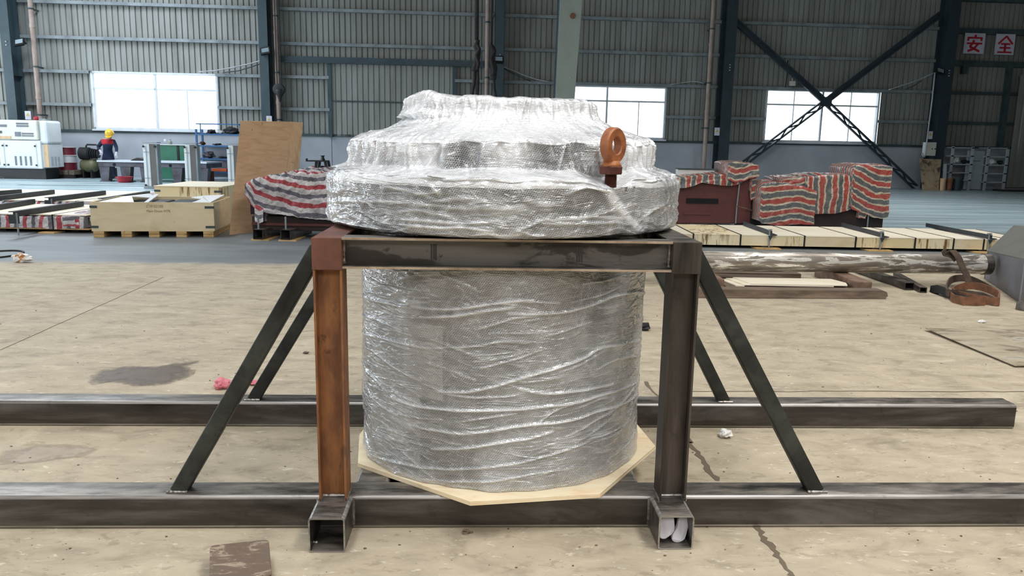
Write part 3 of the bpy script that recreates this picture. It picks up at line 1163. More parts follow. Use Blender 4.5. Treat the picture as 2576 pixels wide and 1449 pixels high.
# ------------------------------------------------------------------ steel support frame
FT = Matrix.Translation((0, 2.897, 0)) @ Matrix.Rotation(R(2.4), 4, 'Z')
fr = thing('support_frame', 'dark welded steel frame of square tubes carrying the wrapped machine, one leg rusty orange', 'frame', M=FT)
TB = 0.137
LEGS_X = (-0.675, 0.641)
LW = 0.105
FY = -0.046           # front edge plane of legs and top beam
RY = 1.124            # front face of the rear long tube
ZT = 1.155
m = MB(FT)
m.rhs((-3.4, TB / 2, TB / 2), (3.3, TB / 2, TB / 2), TB, TB, 0.006, 0.014)
build('long_beam', m, [M_steel, M_corner], fr, smooth='auto')
m = MB(FT)
m.rhs((-3.6, RY + TB / 2, TB / 2), (2.83, RY + TB / 2, TB / 2), TB, TB, 0.006, 0.014)
build('long_beam', m, [M_steel, M_corner], fr, smooth='auto')
for x0, yf in ((-0.674, -0.186), (0.628, -0.172)):
    m = MB(FT)
    m.rhs((x0, yf, TB / 2), (x0, -0.001, TB / 2), 0.134, TB - 0.001, 0.006, 0.012)
    st = build('stub_tube', m, [M_steel, M_corner], fr, smooth='auto')
    m = MB(FT)
    for sx in (-1, 1):
        xx = x0 + sx * 0.069
        m = MB(FT)
        m.tube([(xx, -0.004, 0.02 + 0.012 * k) for k in range(10)], [0.005 + 0.0015 * random.random() for k in range(10)], 6)
        build('weld_seam', m, M_weld, st)
for xa in (-0.55, 0.475):
    m = MB(FT)
    m.rhs((xa, TB, TB / 2), (xa, RY, TB / 2), TB, TB, 0.006, 0.014)
    build('cross_tube', m, [M_steel, M_corner], fr, smooth='auto')


def hsec(w, d, t=0.008):
    """H section, flanges at +-w/2 (x), depth d along y, web in the middle"""
    a, b, tw = w / 2, d / 2, t * 0.4
    return [(-a, -b), (-a + t, -b), (-a + t, -tw), (a - t, -tw), (a - t, -b), (a, -b), (a, b), (a - t, b), (a - t, tw), (-a + t, tw), (-a + t, b), (-a, b)]


LEGC = FY + 0.05
for i, (x, y) in enumerate([(LEGS_X[0], LEGC), (LEGS_X[1], LEGC), (LEGS_X[0], RY + 0.07), (LEGS_X[1], RY + 0.07)]):
    m = MB(FT)
    vs, fs = [], []
    sec = hsec(LW, 0.1)
    for z in (TB, ZT - 0.006):
        vs += [(x + p[0], y + p[1], z) for p in sec]
    n = len(sec)
    fs = [(k, (k + 1) % n, n + (k + 1) % n, n + k) for k in range(n)] + [tuple(range(n - 1, -1, -1)), tuple(range(n, 2 * n))]
    m.add(vs, fs)
    lg = build('leg', m, M_rust if i == 0 else M_steel_v, fr, label='rust-orange front left leg' if i == 0 else None)
    for sx in (-1, 1):
        m = MB(FT)
        m.tube([(x + sx * 0.05, y - 0.05 + 0.01 * k, TB + 0.004) for k in range(11)], [0.006 + 0.003 * random.random() for k in range(11)], 6)
        build('weld_seam', m, M_weld, lg)
    m = MB(FT)
    m.tube([(x - 0.045 + 0.009 * k, y - 0.008, TB + 0.004) for k in range(11)], [0.005 + 0.003 * random.random() for k in range(11)], 6)
    build('weld_seam', m, M_weld, lg)
    if i < 2:
        m = MB(FT)
        m.box(x - LW / 2 - 0.001, x + LW / 2 + 0.001, y - 0.058, y - 0.05, ZT - 0.118, ZT)
        build('corner_plate', m, M_rust_dark if i == 0 else M_steel_v, fr, bevel=0.002)


def hbeam(p0, p1, up=(0, 0, 1), t=0.008, h=0.11, d=0.1):
    """flanges top and bottom, web vertical"""
    a, b, tw = d / 2, h / 2, t * 0.4
    return [(-a, b), (-a, b - t), (-tw, b - t), (-tw, -b + t), (-a, -b + t), (-a, -b), (a, -b), (a, -b + t), (tw, -b + t), (tw, b - t), (a, b - t), (a, b)], p0, p1, up


zc = ZT - 0.056
for (p0, p1) in (((LEGS_X[0] + LW / 2, LEGC, zc), (LEGS_X[1] - LW / 2, LEGC, zc)), ((LEGS_X[0] + LW / 2, RY + 0.07, zc), (LEGS_X[1] - LW / 2, RY + 0.07, zc))):
    m = MB(FT)
    m.sweep(*hbeam(p0, p1))
    tb = build('top_beam', m, M_blotch, fr)
    if p0[1] < 0.5:
        for px_ in (1087, 1093, 1098, 1452, 1458, 1464):
            xl = YP(px_, 640, 2.91).x
            m = MB(FT)
            m.box(xl - 0.003, xl + 0.003, p0[1] - 0.0045, p0[1] - 0.003, zc - 0.03 + 0.004 * (px_ % 3), zc + 0.03)
            build('heat_mark', m, M_coreflange_mark, tb)
    for zz_ in (-0.0535, 0.0525):
        m = MB(FT)
        m.box(p0[0] + 0.001, p1[0] - 0.001, p0[1] - 0.0515, p0[1] - 0.045, zc + zz_ - 0.0035, zc + zz_ + 0.0045)
        build('flange_edge', m, M_edge, tb)
    for xx in (p0[0] + 0.004, p1[0] - 0.004):
        m = MB(FT)
        m.tube([(xx, p0[1] - 0.012, zc - 0.045 + 0.01 * k) for k in range(10)], [0.004 + 0.003 * random.random() for k in range(10)], 6)
        build('weld_seam', m, M_weld, tb)
for x in LEGS_X:
    m = MB(FT)
    m.sweep(*hbeam((x, LEGC + 0.05 - 0.1, zc), (x, RY + 0.02, zc), d=LW))
    build('side_beam', m, M_rust_dark if x < 0 else M_steel, fr)

def brace(x0, y0, x1, z1, y1=None):
    m = MB(FT)
    P, Q = Vector((x0, y0, TB)), Vector((x1, y1 if y1 is not None else y0, z1))
    m.rhs(P, Q, 0.062, 0.062, 0.005, 0.006, (0, 1, 0))
    b = build('brace', m, [M_brace, M_brace], fr, smooth='auto')
    m = MB(FT)
    m.tube([(x0 - 0.04 + 0.008 * k, y0 - 0.033, TB + 0.004) for k in range(11)], [0.005 + 0.003 * random.random() for k in range(11)], 6)
    build('weld_seam', m, M_weld, b)


brace(-1.292, 0.06, LEGS_X[0] - LW / 2, 1.10)
brace(-1.318, RY + 0.055, LEGS_X[0] - LW / 2, 1.10)
brace(1.248, 0.06, LEGS_X[1] + LW / 2, 1.10)
brace(1.218, RY + 0.055, LEGS_X[1] + LW / 2, 1.10)

# octagonal plywood base
op = [(-0.641, 3.148), (-0.144, 2.803), (0.361, 2.893), (0.669, 3.403), (0.612, 3.80), (0.24, 4.19), (-0.30, 4.22), (-0.66, 3.90), (-0.70, 3.485)]
m = MB()
m.prism([(a, b, TB + 0.001) for a, b in op], (0, 0, 0.007))
pb = thing('octagon_board', 'octagonal pale plywood board between the frame tubes and the wrapped drum', 'board', (0, 3.5, TB))
build('lower_ply', m, M_octo, pb)
m = MB()
m.prism([(a * 0.997, b, TB + 0.0085) for a, b in op], (0, 0, 0.009))
build('upper_ply', m, M_octo, pb)

# ------------------------------------------------------------------ wrapped machine
MC = Vector((-0.043, 3.53, 0))
mach = thing('wrapped_machine', 'large flanged drum machine shrouded in clear bubble film, standing on the octagonal board', 'machine', (MC.x, MC.y, 0.155))
RD = 0.632
ZB = TB + 0.018


def core_mat(name, c1, c2):
    t = NT(name)
    n = t.noise(2.0, t.mapping((3, 3, 0.6)), 5, 0.6)
    return t.set(t.ramp(n, [(0.35, c1), (0.7, c2)]), 0.5, 0.3)


M_core = core_mat('machined_grey_steel', lin(132, 131, 127), lin(78, 77, 75))
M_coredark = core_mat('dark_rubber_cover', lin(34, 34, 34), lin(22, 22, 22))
M_coreflange = core_mat('dark_flange_steel', lin(70, 70, 69), lin(42, 42, 42))
M_corepeach = core_mat('pale_primer_cover', lin(240, 222, 208), lin(228, 208, 194))
m = MB()
m.lathe([(0.05, ZB), (RD - 0.035, ZB), (RD - 0.03, ZB + 0.05), (RD - 0.03, 1.16)], MC, 64)
build('drum_shell', m, M_core, mach, smooth='auto')
m = MB()
m.lathe([(0.4, 1.16), (0.735, 1.165), (0.738, 1.19), (0.738, 1.335), (0.72, 1.35), (0.62, 1.36)], MC, 64)
build('flange', m, M_coreflange, mach, smooth='auto')
m = MB()
m.lathe([(0.60, 1.355), (0.612, 1.37), (0.612, 1.49), (0.57, 1.51)], MC, 64)
build('bearing_ring', m, M_coreflange, mach, smooth='auto')
m = MB()
m.lathe([(0.575, 1.505), (0.45, 1.55), (0.37, 1.60), (0.365, 1.66), (0.34, 1.665)], MC, 64)
build('top_cover', m, M_corepeach, mach, smooth='auto')


def cyl_hit(px, py, r):
    d = ray(px, py)
    ox, oy = CP.x - MC.x, CP.y - MC.y
    A = d.x * d.x + d.y * d.y
    B = 2 * (ox * d.x + oy * d.y)
    C_ = ox * ox + oy * oy - r * r
    D = B * B - 4 * A * C_
    if D < 0:
        D = 0
    t = (-B - math.sqrt(D)) / (2 * A)
    p = CP + d * t
    return math.atan2(p.x - MC.x, -(p.y - MC.y)), p.z      # theta 0 = toward camera


def arcplate(name, px0, px1, py, z0, z1, r, mat, label=None):
    t0, t1 = cyl_hit(px0, py, r)[0], cyl_hit(px1, py, r)[0]
    m = MB()
    n = 10
    vs = []
    for rr in (r, r + 0.006):
        for z in (z0, z1):
            for k in range(n + 1):
                a = t0 + (t1 - t0) * k / n
                vs.append((MC.x + rr * math.sin(a), MC.y - rr * math.cos(a), z))
    N = n + 1
    fs = []
    for k in range(n):
        fs += [(2 * N + k, 2 * N + k + 1, 3 * N + k + 1, 3 * N + k), (k, k + 1, 2 * N + k + 1, 2 * N + k), (N + k, N + k + 1, 3 * N + k + 1, 3 * N + k)]
    fs += [(0, N, 3 * N, 2 * N), (n, N + n, 3 * N + n, 2 * N + n)]
    m.add(vs, fs)
    return build(name, m, mat, mach, label=label)


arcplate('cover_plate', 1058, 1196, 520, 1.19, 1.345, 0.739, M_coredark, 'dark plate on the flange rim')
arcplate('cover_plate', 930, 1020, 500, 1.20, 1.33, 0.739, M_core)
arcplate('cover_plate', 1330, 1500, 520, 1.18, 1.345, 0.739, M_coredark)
arcplate('cover_plate', 1075, 1190, 900, 0.42, 1.10, RD - 0.029, M_core)
M_corelite = core_mat('pale_machined_steel', lin(196, 194, 188), lin(170, 168, 164))
arcplate('cover_plate', 1020, 1115, 1000, 0.2, 0.8, RD - 0.028, M_corelite)
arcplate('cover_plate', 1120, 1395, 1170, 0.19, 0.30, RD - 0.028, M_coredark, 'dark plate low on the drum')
arcplate('cover_plate', 1060, 1165, 1150, 0.2, 0.5, RD - 0.026, M_core)
M_coretan = core_mat('brownish_drum_band', lin(128, 116, 100), lin(104, 96, 86))
arcplate('cover_plate', 1080, 1480, 720, 0.80, 1.05, RD - 0.028, M_coretan)  # brownish band across the upper drum, below the top beam


# film material: clear bubble sheet, milky where bundled
def film_mat():
    t = NT('bubble_film')
    sp = 0.0082
    uvs = t.tc.outputs['UV']
    mp = t.new('ShaderNodeMapping')
    mp.inputs['Scale'].default_value = (1 / sp, 1 / (sp * 1.732), 1)
    mp.inputs['Rotation'].default_value = (0, 0, R(8))
    t.link(uvs, mp.inputs[0])

    def dots(off):
        a = t.new('ShaderNodeVectorMath', operation='ADD')
        t.link(mp.outputs[0], a.inputs[0])
        a.inputs[1].default_value = off
        f = t.new('ShaderNodeVectorMath', operation='FRACTION')
        t.link(a.outputs[0], f.inputs[0])
        s_ = t.new('ShaderNodeVectorMath', operation='SUBTRACT')
        t.link(f.outputs[0], s_.inputs[0])
        s_.inputs[1].default_value = (0.5, 0.5, 0)
        mu = t.new('ShaderNodeVectorMath', operation='MULTIPLY')
        t.link(s_.outputs[0], mu.inputs[0])
        mu.inputs[1].default_value = (1, 1.732, 0)
        l = t.new('ShaderNodeVectorMath', operation='LENGTH')
        t.link(mu.outputs[0], l.inputs[0])
        return l.outputs['Value']
    dm = t.math('MINIMUM', dots((0, 0, 0)), dots((0.5, 0.5, 0)))
    at = t.new('ShaderNodeAttribute')
    at.attribute_name = 'crease'
    am = t.new('ShaderNodeAttribute')
    am.attribute_name = 'milky'
    def ridged(sc, rot, seed, pw):
        mq = t.new('ShaderNodeMapping')
        mq.inputs['Scale'].default_value = sc
        mq.inputs['Rotation'].default_value = (0, 0, rot)
        mq.inputs['Location'].default_value = (seed, seed * 1.7, 0)
        t.link(uvs, mq.inputs[0])
        q = t.noise(1.0, mq.outputs[0], 3, 0.5, 0.6)
        q = t.math('SUBTRACT', 1.0, t.math('MULTIPLY', t.math('ABSOLUTE', t.math('SUBTRACT', q, 0.5)), 2.0))
        return t.math('POWER', q, pw)
    rg1 = ridged((2.2, 15, 1), R(-7), 3.0, 22)
    rg2 = ridged((4.0, 26, 1), R(12), 8.0, 26)
    rg3 = ridged((7, 7, 1), 0.0, 15.0, 18)
    gate = t.fr(t.noise(3.2, None, 3, 0.5), 0.42, 0.60)
    rg = t.math('MAXIMUM', t.math('MULTIPLY', rg1, gate), t.math('MULTIPLY', t.math('MAXIMUM', rg2, t.math('MULTIPLY', rg3, 0.6)), 0.55))
    rg = t.math('MULTIPLY', rg, t.math('SUBTRACT', 1.0, t.math('MULTIPLY', am.outputs['Fac'], 0.9), clamp=True))
    ring = t.fr(dm, 0.29, 0.40)                      # 0 inside a bubble, 1 between bubbles
    n1 = t.noise(4.0, None, 5, 0.6, 0.5)
    n2 = t.noise(14, t.mapping((1, 1, 4)), 5, 0.65, 1.2)
    fold = t.math('MULTIPLY', t.fr(n2, 0.56, 0.74), 0.22)
    patch = t.fr(n1, 0.42, 0.62)
    op = t.math('ADD', 0.03, t.math('MULTIPLY', ring, 0.27))
    op = t.math('ADD', op, t.math('MULTIPLY', rg, 0.40))
    op = t.math('ADD', op, t.math('MULTIPLY', patch, 0.16))
    op = t.math('ADD', op, fold)
    op = t.math('ADD', op, am.outputs['Fac'])
    op = t.math('ADD', op, t.math('MULTIPLY', at.outputs['Fac'], 0.70))
    op = t.math('MINIMUM', op, 0.96)
    tr = t.new('ShaderNodeBsdfTransparent')
    df = t.new('ShaderNodeBsdfDiffuse')
    df.inputs['Color'].default_value = lin(246, 248, 252)
    tl = t.new('ShaderNodeBsdfTranslucent')
    tl.inputs['Color'].default_value = lin(240, 240, 240)
    gl = t.new('ShaderNodeBsdfGlossy')
    gl.inputs['Roughness'].default_value = 0.08
    b = t.new('ShaderNodeBump')
    b.inputs['Strength'].default_value = 0.75
    b.inputs['Distance'].default_value = 0.012
    hgt = t.math('ADD', t.math('MULTIPLY', t.noise(11, t.mapping((1, 1, 3)), 4, 0.55, 1.0), 0.8), t.math('MULTIPLY', rg, 0.7))
    t.link(hgt, b.inputs['Height'])
    for q in (df, gl):
        t.link(b.outputs[0], q.inputs['Normal'])
    m1 = t.new('ShaderNodeMixShader')
    m1.inputs[0].default_value = 0.12
    t.link(df.outputs[0], m1.inputs[1])
    t.link(tl.outputs[0], m1.inputs[2])
    m2 = t.new('ShaderNodeMixShader')
    t.link(op, m2.inputs[0])
    t.link(tr.outputs[0], m2.inputs[1])
    t.link(m1.outputs[0], m2.inputs[2])
    fz = t.new('ShaderNodeFresnel')
    fz.inputs[0].default_value = 1.5
    t.link(b.outputs[0], fz.inputs['Normal'])
    m3_ = t.new('ShaderNodeMixShader')
    t.link(t.math('MINIMUM', t.math('MULTIPLY', fz.outputs[0], 2.0), 0.65), m3_.inputs[0])
    t.link(m2.outputs[0], m3_.inputs[1])
    t.link(gl.outputs[0], m3_.inputs[2])
    t.link(m3_.outputs[0], t.out.inputs[0])
    return t.mat


M_film = film_mat()


def seg_dist(p, a, b):
    ab = (b[0] - a[0], b[1] - a[1])
    L2 = ab[0] ** 2 + ab[1] ** 2
    t = 0 if L2 == 0 else max(0, min(1, ((p[0] - a[0]) * ab[0] + (p[1] - a[1]) * ab[1]) / L2))
    return math.hypot(p[0] - a[0] - t * ab[0], p[1] - a[1] - t * ab[1]), t


class Creases:
    """ridge lines in (arc length, height) with a bucket grid"""
    def __init__(s):
        s.g = {}

    def add(s, pts, w, h, white):
        n = len(pts)
        for i in range(n - 1):
            # taper both ends
            ta, tb = math.sin(math.pi * (0.08 + 0.84 * i / (n - 1))) ** 0.6, math.sin(math.pi * (0.08 + 0.84 * (i + 1) / (n - 1))) ** 0.6
            a, b = pts[i], pts[i + 1]
            x0, x1 = sorted((a[0], b[0]))
            y0, y1 = sorted((a[1], b[1]))
            for gx in range(int((x0 - 3 * w) // 0.05), int((x1 + 3 * w) // 0.05) + 1):
                for gy in range(int((y0 - 3 * w) // 0.05), int((y1 + 3 * w) // 0.05) + 1):
                    s.g.setdefault((gx, gy), []).append((a, b, w, h, white, ta, tb))

    def at(s, p):
        hh, ww = 0.0, 0.0
        for a, b, w, h, white, ta, tb in s.g.get((int(p[0] // 0.05), int(p[1] // 0.05)), ()):
            d, t = seg_dist(p, a, b)
            k = math.exp(-(d / w) ** 2) * (ta + (tb - ta) * t)
            hh = max(hh, k * h)
            ww = max(ww, k * white)
        return hh, ww


def smooth_line(pts, n=5):
    out = []
    P = [pts[0]] + list(pts) + [pts[-1]]
    for i in range(1, len(P) - 2):
        for k in range(n):
            t = k / n
            r_ = []
            for c in (0, 1):
                p0, p1, p2, p3 = P[i - 1][c], P[i][c], P[i + 1][c], P[i + 2][c]
                r_.append(0.5 * (2 * p1 + (p2 - p0) * t + (2 * p0 - 5 * p1 + 4 * p2 - p3) * t * t + (3 * p1 - p0 - 3 * p2 + p3) * t ** 3))
            out.append(tuple(r_))
    out.append(tuple(pts[-1]))
    return out


def film(name, prof, nth, crs, disp, milky, rad_uv):
    """prof: list of (r, z, v); film surface with wrinkles"""
    vs, cr_, mk = [], [], []
    nz = len(prof)
    # angles: dense over the side toward the hall's open floor, coarse at the back
    nb_ = nth // 6
    TH = [-math.pi + (math.pi - 1.75) * k / nb_ for k in range(nb_)] + [-1.75 + 3.5 * k / (nth - 2 * nb_) for k in range(nth - 2 * nb_)] + [1.75 + (math.pi - 1.75) * k / nb_ for k in range(nb_)]
    for r_, z, v in prof:
        for k in range(nth):
            a = TH[k]
            dr, dz = disp(a, z, v, r_)
            h, w = crs.at((a * rad_uv, v))
            rr = r_ + dr + h
            vs.append((rr * math.sin(a), -rr * math.cos(a), z + dz - 0.155))
            cr_.append(w)
            mk.append(milky(a, z, v))
    fs = []
    for i in range(nz - 1):
        for k in range(nth):
            l = (k + 1) % nth
            fs.append((i * nth + k, i * nth + l, (i + 1) * nth + l, (i + 1) * nth + k))
    me = bpy.data.meshes.new(name)
    me.from_pydata(vs, [], fs)
    uv = me.uv_layers.new(name='UVMap')
    dat = [0.0] * (2 * len(me.loops))
    li = 0
    for i in range(nz - 1):
        for k in range(nth):
            for (ii, kk) in ((i, k), (i, k + 1), (i + 1, k + 1), (i + 1, k)):
                dat[li] = (TH[kk] if kk < nth else math.pi) * max(0.15, prof[ii][0])
                dat[li + 1] = prof[ii][2]
                li += 2
    uv.data.foreach_set('uv', dat)
    for nm, d_ in (('crease', cr_), ('milky', mk)):
        at = me.attributes.new(nm, 'FLOAT', 'POINT')
        at.data.foreach_set('value', d_)
    me.materials.append(M_film)
    me.shade_smooth()
    o = bpy.data.objects.new(name, me)
    COL.objects.link(o)
    o.parent = mach
    ROOTM[o.name] = ROOTM[mach.name]
    return o


# --- drum film
rng = random.Random(3)
cd = Creases()
LINES = [[(1037, 770), (1120, 778), (1200, 770), (1300, 757), (1345, 755)], [(1060, 797), (1130, 796), (1200, 786), (1290, 775)], [(909, 735), (930, 750), (980, 765), (1040, 775)],
         [(1280, 790), (1400, 787), (1480, 770), (1540, 745), (1600, 735), (1618, 738)], [(1195, 830), (1250, 815), (1300, 800), (1360, 795)], [(1380, 845), (1440, 825), (1490, 808)],
         [(1100, 875), (1200, 870), (1260, 860), (1330, 862)], [(910, 828), (960, 850), (1040, 870), (1110, 878)],
         [(1105, 985), (1180, 985), (1250, 970), (1330, 945), (1400, 925), (1470, 900), (1530, 870), (1612, 850)], [(1305, 977), (1370, 990), (1430, 985), (1540, 965)],
         [(985, 1000), (1040, 1020), (1120, 1030), (1220, 1033), (1330, 1027), (1430, 1015), (1540, 985), (1617, 950)], [(1080, 1080), (1150, 1090), (1230, 1085), (1320, 1070), (1420, 1060), (1520, 1030), (1605, 985)],
         [(1085, 1130), (1170, 1128), (1250, 1115), (1340, 1100), (1390, 1085)], [(930, 1140), (1000, 1162), (1080, 1178), (1180, 1180), (1300, 1165), (1400, 1140), (1480, 1110), (1560, 1075)],
         [(930, 980), (960, 1020), (1000, 1045)], [(1070, 1205), (1160, 1212), (1250, 1207), (1350, 1190), (1440, 1175)], [(1605, 955), (1575, 1000), (1520, 1045), (1440, 1090)],
         [(1345, 1075), (1400, 1030), (1470, 1005)], [(1160, 1060), (1230, 1050), (1300, 1040)], [(1440, 760), (1500, 745), (1560, 718)], [(1270, 757), (1350, 760), (1410, 762)],
         [(912, 900), (930, 935), (975, 985)], [(940, 880), (1000, 930), (1060, 960)], [(1500, 930), (1560, 900), (1612, 895)], [(1210, 925), (1290, 905), (1360, 880)], [(1230, 760), (1300, 768)],
         [(1470, 715), (1520, 705), (1570, 690)], [(910, 790), (940, 800), (1010, 830)], [(1095, 985), (1200, 1000), (1300, 995)]]
for i, L in enumerate(LINES):
    P = [cyl_hit(x, y, RD) for x, y in L]
    P = smooth_line([(a * RD, z) for a, z in P])
    big = i in (0, 1, 3, 8, 9, 10, 11, 12)
    cd.add(P, 0.006 if big else 0.004, 0.012 if big else 0.008, 0.85 if big else 0.55)
for k in range(70):
    a = rng.uniform(-1.9, 1.9) * RD
    z = rng.uniform(0.2, 1.12)
    L = rng.uniform(0.06, 0.28)
    sl = rng.uniform(-0.05, 0.38) if a > -0.2 else rng.uniform(-0.5, 0.1)
    P = smooth_line([(a, z), (a + L * 0.5, z + sl * L * 0.4), (a + L, z + sl * L)], 4)
    cd.add(P, rng.uniform(0.003, 0.006), rng.uniform(0.003, 0.007), rng.uniform(0.1, 0.4))


def disp_d(a, z, v, r_):
    x, y = math.sin(a) * 2.2, -math.cos(a) * 2.2
    d_ = 0.010 * noise.noise((x * 1.6, y * 1.6, z * 2.4))
    d_ += 0.006 * noise.noise((x * 3 + z * 2.0, y * 3, z * 9))
    if z < 0.24:
        d_ += 0.022 * ((0.24 - z) / 0.085) * (0.35 + 0.5 * noise.noise((x * 3, y * 3, 5)))
    return d_, 0.0


def milk_d(a, z, v):
    x, y = math.sin(a) * 2, -math.cos(a) * 2
    q = 0.13 * noise.noise((x * 1.3, y * 1.3, z * 1.8 + 4)) + 0.06
    q += 0.25 * max(0, (abs(a) - 0.9) / 0.7)
    return max(0.0, q)


prof = []
nz = 250
for i in range(nz + 1):
    z = 0.158 + (1.168 - 0.158) * i / nz
    prof.append((RD + 0.002 if z < 1.14 else RD + 0.002 - (z - 1.14) * 0.6, z, z))
film('drum_film', prof, 600, cd, disp_d, milk_d, RD)

# --- upper film over flange, bearing ring and cover
key = [(0.66, 1.168), (0.742, 1.170), (0.760, 1.195), (0.757, 1.25), (0.757, 1.335), (0.752, 1.362), (0.725, 1.385), (0.655, 1.405), (0.640, 1.43), (0.640, 1.480), (0.632, 1.505), (0.600, 1.525), (0.54, 1.545),
       (0.48, 1.565), (0.425, 1.598), (0.400, 1.625), (0.394, 1.655), (0.385, 1.672), (0.35, 1.680), (0.25, 1.682), (0.12, 1.684), (0.004, 1.684)]
prof = []
v = 1.168
sm = smooth_line(key, 11)
last = sm[0]
for q in sm:
    v += math.hypot(q[0] - last[0], q[1] - last[1])
    last = q
    prof.append((max(q[0], 0.003), q[1], v))
VS = {}
for r_, z, v in prof:
    VS[round(z, 3)] = v


def v_at(z):
    return min(prof, key=lambda q: abs(q[1] - z) + (5 if q[0] < 0.3 else 0))[2]


cu_ = Creases()
RU = 0.757
for L, w in (([(830, 505), (900, 508), (1000, 511), (1090, 514), (1150, 522), (1240, 520)], 0.6), ([(1000, 535), (1050, 528), (1100, 535), (1150, 550)], 0.5), ([(1000, 552), (1090, 556), (1200, 560), (1255, 556)], 0.7),
             ([(970, 472), (1010, 476), (1060, 490)], 0.7), ([(1060, 485), (1100, 505), (1170, 500), (1235, 510)], 0.6), ([(1010, 565), (1090, 572), (1170, 570), (1240, 588)], 0.8),
             ([(1320, 503), (1370, 512), (1420, 508)], 0.7), ([(1350, 550), (1430, 552), (1500, 545), (1570, 552)], 0.8), ([(1360, 560), (1450, 562), (1560, 560)], 0.6), ([(1180, 510), (1240, 525), (1320, 522)], 0.5),
             ([(1480, 540), (1540, 528), (1600, 515)], 0.5), ([(1280, 590), (1340, 565), (1400, 540)], 0.5), ([(1290, 575), (1340, 590), (1370, 600)], 0.5), ([(1600, 560), (1640, 530), (1680, 500)], 0.5),
             ([(1085, 465), (1100, 480), (1110, 490)], 0.6), ([(1420, 490), (1470, 470), (1540, 462)], 0.4), ([(840, 560), (900, 570), (960, 580)], 0.4), ([(830, 475), (850, 480), (870, 477)], 0.8)):
    P = []
    for x, y in L:
        a, z = cyl_hit(x, y, RU)
        P.append((a * RU, v_at(max(1.18, min(z, 1.35)))))
    cu_.add(smooth_line(P), 0.006, 0.010, w)
# wide fold running down the right front
P = []
for x, y in ((1522, 470), (1550, 510), (1580, 550), (1612, 598)):
    a, z = cyl_hit(x, y, RU)
    P.append((a * RU, v_at(max(1.175, min(z, 1.36)))))
for o in (-0.012, 0.0, 0.012):
    cu_.add(smooth_line([(p[0] + o, p[1]) for p in P]), 0.010, 0.008, 0.75)
vtop = prof[-1][2]
for k in range(150):          # short folds round the rim
    a = rng.uniform(-2.0, 2.0) * RU
    L = rng.uniform(0.04, 0.22)
    vv = rng.uniform(1.19, 1.36)
    sl = rng.uniform(-0.35, 0.35)
    P = smooth_line([(a, vv), (a + L * 0.5, vv + sl * L * 0.5 + rng.uniform(-0.01, 0.01)), (a + L, vv + sl * L)], 4)
    cu_.add(P, rng.uniform(0.003, 0.006), rng.uniform(0.003, 0.008), rng.uniform(0.1, 0.45))
v1, v2 = v_at(1.385), v_at(1.66)
for k in range(240):          # gathered radial folds on the upper tiers
    a = rng.uniform(-2.4, 2.4) * RU
    va = rng.uniform(v1, v2)
    L = rng.uniform(0.05, 0.2)
    sl = rng.uniform(-0.6, 0.6)
    P = smooth_line([(a, va), (a + sl * L * 0.5 + rng.uniform(-0.015, 0.015), va + L * 0.5), (a + sl * L, va + L)], 4)
    cu_.add(P, rng.uniform(0.004, 0.010), rng.uniform(0.005, 0.014), rng.uniform(0.1, 0.6))


def disp_u(a, z, v, r_):
    x, y = math.sin(a) * 2.2, -math.cos(a) * 2.2
    s_ = 1.0 if z > 1.37 else 0.45
    if r_ < 0.36:
        s_ *= r_ / 0.36
    d_ = s_ * (0.020 * noise.noise((x * 2.0, y * 2.0, v * 5)) + 0.014 * abs(noise.noise((x * 5, y * 5, v * 9))) + 0.007 * noise.noise((x * 14, y * 14, v * 26)))
    if 1.38 < z < 1.5:
        d_ += 0.045 * abs(noise.noise((x * 3.5, y * 3.5, 3.1))) - 0.01
    dz = s_ * 0.010 * noise.noise((x * 4, y * 4, v * 7 + 9))
    if z > 1.60:
        dz += 0.030 * math.exp(-((a + 0.95) / 0.28) ** 2) * max(0, 1 - abs(r_ - 0.37) / 0.12)
        dz += 0.008 * math.exp(-((a + 0.3) / 0.1) ** 2) * max(0, 1 - abs(r_ - 0.37) / 0.1)
        d_ += 0.03 * math.exp(-((a + 1.3) / 0.5) ** 2) * max(0, min(1, (r_ - 0.2) / 0.1))
    if 1.39 < z < 1.55 and a < 0:
        d_ += 0.035 * math.exp(-((a + 1.45) / 0.5) ** 2)
    if z < 1.37:
        d_ += 0.012 * math.exp(-((a + 1.5) / 0.5) ** 2)
    kb = math.exp(-((a - 0.588) / 0.13) ** 2)
    if 1.35 < z < 1.42:
        d_ *= 1 - kb
        dz = dz * (1 - kb) - 0.030 * kb
    if z < 1.19:
        dz -= 0.006 * abs(noise.noise((x * 2, y * 2, 8)))
    return d_, dz


def milk_u(a, z, v):
    x, y = math.sin(a) * 2, -math.cos(a) * 2
    n_ = noise.noise((x * 2.2, y * 2.2, v * 4))
    if z < 1.345:
        q = 0.02 + 0.10 * n_ + 0.45 * max(0, (abs(a) - 0.75) / 0.7)
        if z < 1.2:
            q += 0.06
        return max(0, q)
    if z < 1.41:
        return 0.62 + 0.25 * n_
    if z < 1.50:
        return max(0.0, 0.30 + 0.75 * n_ + 0.40 * max(0, (abs(a) - 0.6) / 0.6))
    return 0.60 + 0.40 * n_


film('upper_film', prof, 600, cu_, disp_u, milk_u, RU)

# torn film end on the left shoulder
m = MB()
p0 = YP(1015, 302, 3.5)
pts = [p0, p0 + Vector((-0.012, 0, 0.02)), p0 + Vector((-0.02, 0.01, 0.035)), p0 + Vector((0.004, 0, 0.03))]

